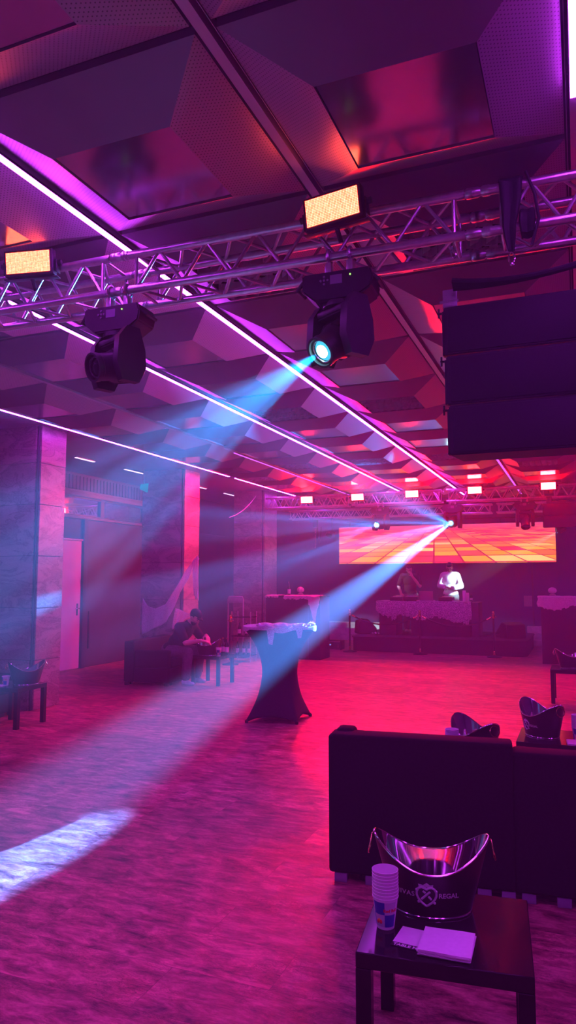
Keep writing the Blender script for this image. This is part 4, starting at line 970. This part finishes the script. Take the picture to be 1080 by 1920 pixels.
# ------------------------------------------------------------------ cups, napkins, flyer
CH = .105
def cup_mesh():
    c = MB(); c.lathe([(0, .004), (.0275, .004), (.0285, 0), (.0295, 0), (.0435, CH - .004), (.0455, CH - .004), (.0462, CH), (.0442, CH + .001), (.0425, CH - .006), (.0285, .008), (0, .008)], 32)
    return c.mesh('paper_cup', M['paper'])
cupm = cup_mesh()
def cr(z): return .0295 + (.0435 - .0295) * z / CH
def cup_patch(mb, a0, a1, z0, z1, skew=0.0, n=8):
    mb.surf(lambda s, t: ((cr(z0 + t * (z1 - z0)) + .0006) * math.cos(a0 + s * (a1 - a0) + skew * t), (cr(z0 + t * (z1 - z0)) + .0006) * math.sin(a0 + s * (a1 - a0) + skew * t), z0 + t * (z1 - z0)), n, 4)
pm = []
for mt, cells in (('blue', [(-2.75, -1.65, .052, .094), (-3.9, -2.75, .010, .052), (-1.65, -.55, .010, .052), (.4, 1.5, .052, .094)]), ('silver', [(-1.65, -.6, .052, .094), (-2.75, -1.65, .010, .052), (-3.9, -2.75, .052, .094), (1.5, 2.3, .052, .094)])):
    b = MB()
    for c in cells: cup_patch(b, *c)
    pm.append((b.mesh('printed_pattern', M[mt]), 'printed_pattern'))
b = MB(); vs, fs = text_flat('Red Bull', .014)
add_flat(b, [V(((cr(.062 + y) + .0012) * math.cos(-1.75 + x / .038), (cr(.062 + y) + .0012) * math.sin(-1.75 + x / .038), .062 + y)) for x, y in vs], fs); pm.append((b.mesh('red_lettering', M['red']), 'red_lettering'))
b = MB(); 
for s in (-1, 1): b.ball(((cr(.03) + .0006) * math.cos(-2.2 + s * .16), (cr(.03) + .0006) * math.sin(-2.2 + s * .16), .028), (.005, .003, .007), 10)
pm.append((b.mesh('red_mark', M['red']), 'red_mark'))
b = MB(); b.ball(((cr(.03) + .0002) * math.cos(-2.2), (cr(.03) + .0002) * math.sin(-2.2), .033), (.006, .003, .006), 10); pm.append((b.mesh('yellow_mark', M['yellow']), 'yellow_mark'))
ORD = ['bottom', 'second', 'third', 'fourth', 'fifth', 'sixth', 'seventh', 'eighth', 'top']
def cup(loc, label, group, printed=True, rz=0):
    o = bpy.data.objects.new('paper_cup', cupm); COL.objects.link(o); o.location = loc; o.rotation_euler = (0, 0, rz); tag(o, label, 'cup', group)
    if printed:
        for me, nm in pm:
            k = bpy.data.objects.new(nm, me); COL.objects.link(k); k.parent = o
    return o
def cup_stack(x, y, z, where, n, group, rz=0):
    for i in range(n):
        w = 'bottom' if i == 0 else ('topmost' if i == n - 1 else ORD[i] + ' from the bottom')
        cup((x, y, z + .0108 * i), 'white paper cup, %s of the stack %s' % (w, where), group, printed=(i == 0), rz=rz)
cup_stack(-.668, 2.535, .4505, 'beside the large foreground bucket', 9, 'cup stack by the foreground bucket', .25)
cup_stack(-.055, 5.86, .4505, 'at the right frame edge', 9, 'cup stack at the right edge', .3)
cup_stack(-.84, 4.99, .4505, 'behind the foreground sofa', 9, 'cup stack behind the sofa')
cup((-6.08, 6.42, .4505), 'single printed paper cup on the left edge side table', None)
cup_stack(-5.31, 10.12, .4505, 'before the seated person', 3, 'cup stack by the seated person', 1)
def napkin_pile(x, y, z, w, d_, n, rz, where, group):
    for i in range(n):
        t_ = 'topmost' if i == n - 1 else ('lowest' if i == 0 else ORD[i] + ' from below')
        o = bpy.data.objects.new('napkin', None)
        dx = random.uniform(-.004, .004); dy = random.uniform(-.004, .004); r_ = random.uniform(-.03, .03)
        mb = MB(); ht = .0036
        def fn(s, t, k=0): return ((s - .5) * w, (t - .5) * d_, (ht if k else 0) + .0012 * math.sin(s * 5 + i) * math.sin(t * 4 + i))
        for k in (0, 1): mb.surf(lambda s, t, k=k: fn(s, t, k), 9, 9)
        e = [((s, 0), (s2, 0)) for s, s2 in ((0, 1),)]
        for a, b_ in (((0, 0), (1, 0)), ((1, 0), (1, 1)), ((1, 1), (0, 1)), ((0, 1), (0, 0))):
            for j in range(8):
                p = (a[0] + (b_[0] - a[0]) * j / 8, a[1] + (b_[1] - a[1]) * j / 8); q = (a[0] + (b_[0] - a[0]) * (j + 1) / 8, a[1] + (b_[1] - a[1]) * (j + 1) / 8)
                mb.quad([fn(*p, 0), fn(*q, 0), fn(*q, 1), fn(*p, 1)])
        bmesh.ops.remove_doubles(mb.bm, verts=mb.bm.verts[:], dist=1e-5)
        o = mb.build('napkin', M['napkin']); o.location = (x + dx, y + dy, z + i * .0039); o.rotation_euler = (0, 0, rz + r_)
        tag(o, 'folded white paper napkin, %s of the pile %s' % (t_, where), 'napkin', group)
napkin_pile(-.445, 2.468, .4535, .165, .165, 5, math.radians(2), 'on the foreground table', 'napkin pile on the foreground table')
napkin_pile(-.05, 5.76, .452, .165, .165, 3, .1, 'at the right frame edge', 'napkin pile at the right edge')
napkin_pile(-6.12, 6.33, .452, .16, .16, 2, .2, 'on the left edge side table', 'napkin pile at the left edge')
fl = thing('menu_flyer', 'small white flyer with a black TABLE MENU band, half under the napkins', 'flyer', (-.545, 2.482, .4508), math.radians(-4))
MB().box((0, .012, .0007), (.145, .115, .0012)).build('sheet', M['paper'], fl, smooth=False)
MB().box((0, -.058, .0007), (.145, .026, .0012)).build('black_band', M['ink'], fl, smooth=False)
w = MB(); vs, fs = text_flat('TABLE MENU', .021); add_flat(w, [V((x - .066, y - .066, .0018)) for x, y in vs], fs); w.build('lettering', M['paper'], fl, smooth=False, recalc=False)

# ------------------------------------------------------------------ gauze on the second pillar
def quad_cloth(name, top, bot, label, ny=14, amp=.02):
    """cloth between an upper and a lower polyline (same count)"""
    n = len(top) - 1
    def at(P, s): i = min(n - 1, int(s * n)); return V(P[i]).lerp(V(P[i + 1]), s * n - i)
    def fn(s, t): p = at(top, s).lerp(at(bot, s), t); return (p.x, p.y - amp * math.sin(s * 26 + t * 3) * (.3 + t), p.z - amp * .4 * math.sin(s * 15) * t)
    o = MB().surf(fn, 60, ny).build(name, M['gauze']); m = o.modifiers.new('thick', 'SOLIDIFY'); m.thickness = .003; return tag(o, label, 'cloth')
def A(u, v, y=11.02): return aty(u, v, y)
quad_cloth('gauze_drape', [A(268, 1121), A(277, 1136), A(292, 1141), A(310, 1133), A(328, 1105), A(345, 1075), A(357, 1058), A(371, 1041)], [A(266, 1189), A(284, 1180), A(300, 1174), A(313, 1166), A(329, 1130), A(347, 1098), A(359, 1072), A(373, 1047)], 'long white gauze slung across the second pillar')
quad_cloth('gauze_drape', [A(361, 1052, 10.95), A(366, 1046, 10.95), A(372, 1044, 10.95)], [A(363, 1112, 10.95), A(367, 1122, 10.95), A(372, 1126, 10.95)], 'narrow strip of white gauze hanging down the pillar edge', amp=.01)
quad_cloth('gauze_drape', [A(329, 1140), A(338, 1143), A(352, 1150), A(362, 1149)], [A(322, 1181), A(335, 1172), A(346, 1163), A(361, 1153)], 'small white gauze scrap hanging behind the seated person', amp=.012)

# things by the wall beyond the seated person
p = atz(404, 1243, 0); stanchion((-6.35, 12.6, 0), 'black and brass rope stanchion standing alone beyond the seated person')
fs_ = thing('metal_stand', 'pale inverted U shaped metal stand by the dark left wall', 'stand', (-6.9, 13.9, 0))
MB().path([(-.17, 0, 0), (-.17, 0, 1.22), (-.15, 0, 1.27), (.17, 0, 1.27), (.19, 0, 1.22), (.19, 0, 0)], .018, 8).build('frame', M['rail'], fs_)
MB().b2(-.17, .19, -.015, .015, 1.14, 1.25, .003).build('head_plate', M['rail'], fs_)
MB().b2(-.3, .32, -.2, .2, 0, .02, .004).build('base_plate', M['black_plastic'], fs_)
for x, y, t_ in ((-5.38, 10.4, 'nearest'), (-5.28, 10.34, 'farthest')): bottle((x, y, .4505), 'dark bottle on the table of the seated person, %s the table middle' % ('nearer' if t_ == 'nearest' else 'farther from'), .26)
rk2 = thing('drinks_rack', 'narrow black rack of bottles standing beyond the seated person', 'rack', (-6.35, 13.2, 0))
for z in (.12, .5, .88): MB().b2(-.22, .22, -.15, .15, z, z + .02, .003).build('shelf', M['black_wood'], rk2)
for x in (-.21, .21):
    for y in (-.14, .14): MB().tube((x, y, 0), (x, y, 1.0), .012, n=8).build('post', M['rail'], rk2)
for i, (x, z) in enumerate(((-.12, .14), (.02, .14), (.13, .14), (-.08, .52), (.08, .52))):
    bottle((-6.35 + x, 13.15, z), 'bottle on the %s shelf of the drinks rack, %s from left' % ('lower' if z < .3 else 'middle', ('first', 'second', 'third', 'first', 'second')[i]), .27)
wc = MB(); wc.path(sag(aty(430, 970, 12.4), aty(480, 930, 14.4), .08, 20), .006, 6); tag(wc.build('wire', M['paper']), 'thin pale wire strung between the second and third pillar', 'wire')

# ================================================================== PEOPLE
def remeshed(mb, name, mat, parent, vox=.009, it=6):
    o = mb.build(name, mat, None); m = o.modifiers.new('r', 'REMESH'); m.mode = 'VOXEL'; m.voxel_size = vox
    s = o.modifiers.new('s', 'SMOOTH'); s.factor = .5; s.iterations = it
    bpy.context.view_layer.update(); dg = bpy.context.evaluated_depsgraph_get()
    me = bpy.data.meshes.new_from_object(o.evaluated_get(dg)); old = o.data; o.modifiers.clear(); o.data = me; bpy.data.meshes.remove(old)
    me.name = name; me.materials.clear(); me.materials.append(mat)
    for p in me.polygons: p.use_smooth = True
    o.parent = parent; return o
def hand(mb, w, dirv, palm, k=1.0, curl=.5, thumb=1):
    """wrist w, direction of the palm dirv, palm normal; five separate curled fingers"""
    d = V(dirv).normalized(); n = V(palm); n = (n - d * n.dot(d)).normalized(); s = d.cross(n)
    w = V(w); c = w + d * .045 * k
    for i in range(4):
        o = (i - 1.5) * .021 * k; mb.capsule(w + s * o * .6, w + d * .088 * k + s * o, .017 * k, .0125 * k, 8)
        L = (.040, .046, .043, .034)[i] * k; a = w + d * .09 * k + s * o; dd = d
        for j in range(3):
            dd = (dd * math.cos(curl) + n * math.sin(curl)).normalized() if j else (dd * math.cos(curl * .6) + n * math.sin(curl * .6)).normalized()
            b_ = a + dd * L * (1, .75, .6)[j]; mb.capsule(a, b_, (.0098 - .001 * j) * k, (.0092 - .001 * j) * k, 8); a = b_
    a = w + d * .03 * k + s * thumb * .03 * k; b_ = a + (d * .6 + s * thumb * .75 + n * .3).normalized() * .042 * k; mb.capsule(a, b_, .0125 * k, .0105 * k, 8)
    mb.capsule(b_, b_ + (d * .9 + s * thumb * .15 + n * .45).normalized() * .034 * k, .0105 * k, .009 * k, 8)
def head_shape(mb, c, fwd, up, k=1.0):
    f = V(fwd).normalized(); u = V(up); u = (u - f * u.dot(f)).normalized(); r = f.cross(u); R = Matrix((r, f, u)).transposed(); c = V(c)
    P = lambda x, y, z: c + (r * x + f * y + u * z) * k
    mb.ball(P(0, -.012, .028), (.074 * k, .092 * k, .088 * k), 20, R)          # skull
    mb.ball(P(0, .02, -.035), (.060 * k, .066 * k, .078 * k), 18, R)           # face
    mb.ball(P(0, .052, -.092), (.030 * k, .028 * k, .024 * k), 12, R)          # chin
    mb.capsule(P(0, .084, .008), P(0, .102, -.034), .010 * k, .015 * k, 8)     # nose
    mb.capsule(P(-.035, .074, .022), P(.035, .074, .022), .014 * k, .014 * k, 8)   # brow
    mb.capsule(P(-.02, .078, -.062), P(.02, .078, -.062), .010 * k, .010 * k, 8)    # mouth
    for s in (-1, 1):
        mb.ball(P(s * .048, .052, -.022), .022 * k, 10); mb.ball(P(s * .076, -.008, -.012), (.010 * k, .020 * k, .031 * k), 10, R)
    return P, R
def face_bits(P, R, root, k=1.0, beard=False):
    e = MB()
    for s in (-1, 1): e.ball(P(s * .030, .083, .002), (.012, .006, .007), 10, R)
    e.build('eyes', M['hair'], root)
    e = MB()
    for s in (-1, 1): e.capsule(P(s * .016, .092, .022), P(s * .046, .080, .026), .005, .004, 8)
    e.build('eyebrows', M['hair'], root)
    e = MB(); e.capsule(P(-.018, .088, -.064), P(.018, .088, -.064), .0055, .0055, 8); e.build('lips', plain('lips', (.42, .2, .19), .5, noise=.05), root)
def torso(mb, hip, chest, neck, ax, gx=0.0, belly=0.0):
    """pelvis, waist, ribcage, shoulders between given points; ax = sideways axis"""
    hip, chest, neck, ax = V(hip), V(chest), V(neck), V(ax).normalized()
    up = (chest - hip).normalized(); fw = ax.cross(up); R = Matrix((ax, fw, up)).transposed()
    mb.ball(hip, (.165 + gx, .115 + gx, .13), 20, R); w = hip.lerp(chest, .5); mb.ball(w, (.145 + gx, .105 + gx + belly, .17), 20, R)
    mb.ball(chest, (.17 + gx, .115 + gx, .19), 20, R)
    mb.capsule(chest.lerp(neck, .55) - ax * .13, chest.lerp(neck, .55) + ax * .13, .072 + gx, .072 + gx, 16)
def limb(mb, pts, rs, g=0.0):
    for (p, q), (a, b_) in zip(zip(pts, pts[1:]), zip(rs, rs[1:])): mb.capsule(p, q, a + g, b_ + g, 14)
def person(label, loc, rz, hip, chest, neck, head, hf, hu, arms, legs, top, bottom, sleeve_full, ax=(1, 0, 0), cap=False, beard=False, topg=.014, hands=None):
    root = thing('person', label, 'person', loc, rz)
    b = MB(); torso(b, hip, chest, neck, ax); limb(b, [V(chest).lerp(V(neck), .7), neck, V(head) - V(hu) * .05], [.07, .056, .052])
    P, R = head_shape(b, head, hf, hu)
    for a, hd_ in zip(arms, hands): limb(b, a, [.058, .042, .029]); hand(b, a[2], hd_[0], hd_[1], 1.0, hd_[2], hd_[3])
    for l in legs: limb(b, l, [.088, .06, .040]); b.capsule(l[2], V(l[2]) + V((0, 0, -.03)), .042, .04, 10)
    remeshed(b, 'body', M['skin'], root, .0078, 5)
    face_bits(P, R, root)
    t_ = MB(); torso(t_, hip, chest, neck, ax, topg, .004); limb(t_, [V(chest).lerp(V(neck), .75), V(neck).lerp(V(chest), .25)], [.075, .06], topg * .6)
    for a in arms:
        if sleeve_full: limb(t_, [a[0], a[1], V(a[1]).lerp(V(a[2]), .93)], [.062, .052, .036], topg)
        else: limb(t_, [a[0], V(a[0]).lerp(V(a[1]), .75)], [.064, .058], topg)
    remeshed(t_, 'shirt', top, root, .011, 4)
    tr = MB(); R_ = None
    up = (V(chest) - V(hip)).normalized(); fw = V(ax).cross(up); Rm = Matrix((V(ax), fw, up)).transposed(); tr.ball(V(hip) - up * .02, (.182, .135, .13), 18, Rm)
    for l in legs: limb(tr, [l[0], l[1], V(l[1]).lerp(V(l[2]), .95)], [.10, .074, .062], .01)
    remeshed(tr, 'trousers', bottom, root, .012, 4)
    for l, tdir in zip(legs, [V(hf)] * 2):
        an = V(l[2]); d = V((hf[0], hf[1], 0)).normalized(); s = MB(); c = V((an.x, an.y, 0))
        s.ball(c + V((0, 0, .045)) - d * .03, (.045, .045, .05), 12); s.ball(c + d * .06 + V((0, 0, .035)), .042, 12); s.ball(c + d * .13 + V((0, 0, .028)), (.04, .04, .028), 12); s.capsule(c - d * .03 + V((0, 0, .03)), c + d * .13 + V((0, 0, .026)), .036, .03, 10); s.capsule(c + V((0, 0, .05)), c + V((0, 0, .1)), .042, .042, 10)
        o = remeshed(s, 'shoe', M['shoe'], root, .008, 3)
        for vv in o.data.vertices: vv.co.z = max(vv.co.z, .001)
    h_ = MB()
    h_.ball(P(0, -.018, .040), (.081, .097, .086), 22, R); 
    if not cap: h_.ball(P(0, .035, .085), (.06, .045, .035), 14, R); h_.ball(P(0, -.05, -.01), (.07, .058, .07), 14, R)
    ho = h_.build('hair', M['hair'], root)
    # clear the face: drop hair below the hairline in front
    bmh = bmesh.new(); bmh.from_mesh(ho.data); c = P(0, 0, 0); f = V(hf).normalized(); u = V(hu); u = (u - f * u.dot(f)).normalized()
    dl = [v for v in bmh.verts if (v.co - c).dot(f) > .03 and (v.co - c).dot(u) < (.052 if not cap else .06) or (v.co - c).dot(u) < -.06]
    bmesh.ops.delete(bmh, geom=dl, context='VERTS'); bmh.to_mesh(ho.data); bmh.free()
    if cap:
        k = MB(); k.ball(P(0, -.014, .052), (.086, .102, .084), 22, R); ko = None
        k.surf(lambda s, t: P((s - .5) * .15, .07 + t * .085 * math.sin(max(.05, s) * PI * .98 + .03), .062 - .012 * t - .02 * (2 * s - 1) ** 2), 14, 6)
        ko = k.build('cap', M['black_cloth'], root); bmh = bmesh.new(); bmh.from_mesh(ko.data); dl = [v for v in bmh.verts if (v.co - c).dot(u) < .035]; bmesh.ops.delete(bmh, geom=dl, context='VERTS'); bmh.to_mesh(ko.data); bmh.free()
        mm = ko.modifiers.new('thick', 'SOLIDIFY'); mm.thickness = .004
    if beard:
        k = MB(); k.ball(P(0, .035, -.075), (.058, .055, .05), 18, R); k.capsule(P(-.028, .083, -.05), P(.028, .083, -.05), .009, .009, 8); k.build('beard', M['hair'], root)
    return root, P, R
hf = (0.05, -.85, -.52); hu = (0.03, -.5, .86)
dj_legs = lambda: [[(-.095, 0, .90), (-.105, -.03, .50), (-.11, .02, .10)], [(.095, 0, .90), (.105, -.03, .50), (.12, .02, .10)]]
r1, P1, R1 = person('person in a black T-shirt with headphones, hand raised to the chin, behind the DJ table', (-3.97, 17.9, RZ), 0, (0, 0, .95), (0, -.03, 1.28), (0, -.05, 1.47), (.0, -.10, 1.575), hf, hu,
    [[(-.185, -.03, 1.40), (-.285, -.06, 1.13), (-.17, -.30, .97)], [(.185, -.03, 1.40), (.27, -.14, 1.15), (.10, -.225, 1.385)]], dj_legs(), M['black_cloth'], M['grey_cloth'], False,
    hands=[((.35, -.8, -.4), (0, -.3, -1), .35, 1), ((-.45, .12, .9), (-.6, .6, -.2), .75, 1)])
hp_ = MB(); hp_.path([P1(.088 * math.cos(a), -.01, .02 + .108 * math.sin(a)) for a in [i * PI / 16 for i in range(17)]], .009, 8)
for s in (-1, 1): hp_.ball(P1(s * .088, -.008, -.012), (.020, .036, .042), 14, R1)
hp_.build('headphones', M['black_plastic'], r1)
r2, P2, R2 = person('person in a loose white sweatshirt with glasses looking down, behind the DJ table', (-2.97, 17.9, RZ), 0, (0, 0, .97), (0, -.03, 1.30), (0, -.05, 1.50), (.0, -.10, 1.605), hf, hu,
    [[(-.165, -.03, 1.41), (-.25, -.06, 1.16), (-.09, -.27, 1.13)], [(.165, -.03, 1.41), (.255, -.06, 1.15), (.08, -.30, 1.10)]], dj_legs(), M['white_cloth'], M['grey_cloth'], True, topg=.022,
    hands=[((.9, -.4, 0), (0, -.2, -1), .6, 1), ((-.9, -.4, 0), (0, -.2, -1), .6, -1)])
gl = MB()
for s in (-1, 1): gl.path([P2(s * .033 + .026 * math.cos(a), .103, .002 + .019 * math.sin(a)) for a in [i * 2 * PI / 16 for i in range(16)]], .0032, 6, True); gl.path([P2(s * .059, .10, .005), P2(s * .082, .0, .005)], .003, 6)
gl.path([P2(-.008, .107, .005), P2(.008, .107, .005)], .003, 6); gl.build('glasses', M['black_plastic'], r2)
# seated person faces +X: built facing -Y then turned
person('person in dark clothes and a cap sitting bent forward over the bucket', (-6.16, 10.13, 0), math.radians(84), (0, .02, .53), (0, -.22, .80), (0, -.35, .965), (0, -.445, 1.045), (0, -.80, -.6), (0, -.6, .8),
    [[(-.185, -.27, .895), (-.24, -.44, .66), (-.10, -.63, .69)], [(.185, -.27, .895), (.25, -.43, .66), (.06, -.62, .76)]], [[(-.10, -.06, .50), (-.16, -.43, .50), (-.17, -.40, .11)], [(.10, -.06, .50), (.17, -.43, .50), (.2, -.36, .11)]], M['black_cloth'], M['grey_cloth'], False, cap=True, beard=True,
    hands=[((.4, -.9, -.1), (.2, 0, -1), .45, 1), ((-.5, -.7, -.4), (0, .3, -1), .45, -1)])

# ================================================================== LIGHT AND HAZE
BLUE = (0.0, 0.28, 1.0)
hb_, ha_ = far_heads['b'], far_heads['a']
beam('stage_beam', hb_, (-3.2, 3.0, 0), (.05, .31, 1.0), 360000, 4.2, .8, .02)
beam('stage_fan', hb_ + V((-.03, 0, 0)), (-4.25, 5.5, 2.55), BLUE, 36000, 34, .5, .02, dict(scale=15.0, lo=.10, hi=.36, base=.03, stretch=(.2, 1), seed=1.3))
beam('left_head_fan', ha_, (-5.5, 5.5, 2.2), BLUE, 24000, 30, .5, .02, dict(scale=14.0, lo=.10, hi=.34, base=.03, stretch=(.25, 1), seed=4.1))
beam('near_fan', L2, V(L2) + dN2, (.0, .36, 1.0), 26000, 24, .45, .01, dict(scale=11.0, lo=.15, hi=.5, base=.15, seed=2.2))
beam('right_pinspot_beam', pR, dj2, (.5, .85, 1.0), 4600, 15, .4, .02, dict(scale=14.0, lo=.2, hi=.6, base=.5, seed=7.0))
beam('left_pinspot_beam', pL, dj1, (.35, .6, 1.0), 340, 18, .5, .02)

W = bpy.data.worlds.new('world'); S.world = W; W.use_nodes = True; wn_ = W.node_tree
bg = wn_.nodes['Background']; bg.inputs[0].default_value = (0, 0, 0, 1); bg.inputs[1].default_value = 0.0
vs_ = wn_.nodes.new('ShaderNodeVolumeScatter'); vs_.inputs['Color'].default_value = (.72, .85, 1.0, 1); vs_.inputs['Density'].default_value = 0.015; vs_.inputs['Anisotropy'].default_value = 0.22
wn_.links.new(vs_.outputs[0], wn_.nodes['World Output'].inputs['Volume'])
cyc = S.cycles
cyc.max_bounces = 5; cyc.diffuse_bounces = 3; cyc.glossy_bounces = 3; cyc.transmission_bounces = 2; cyc.transparent_max_bounces = 8; cyc.volume_bounces = 0
cyc.sample_clamp_indirect = 4.0; cyc.sample_clamp_direct = 0.0; cyc.use_denoising = True; cyc.caustics_reflective = False; cyc.caustics_refractive = False
cyc.use_light_tree = True
vset = S.view_settings; S.display_settings.display_device = 'sRGB'; vset.view_transform = 'Standard'; vset.look = 'None'; vset.gamma = 1.0; vset.use_curve_mapping = False; vset.exposure = 0.18
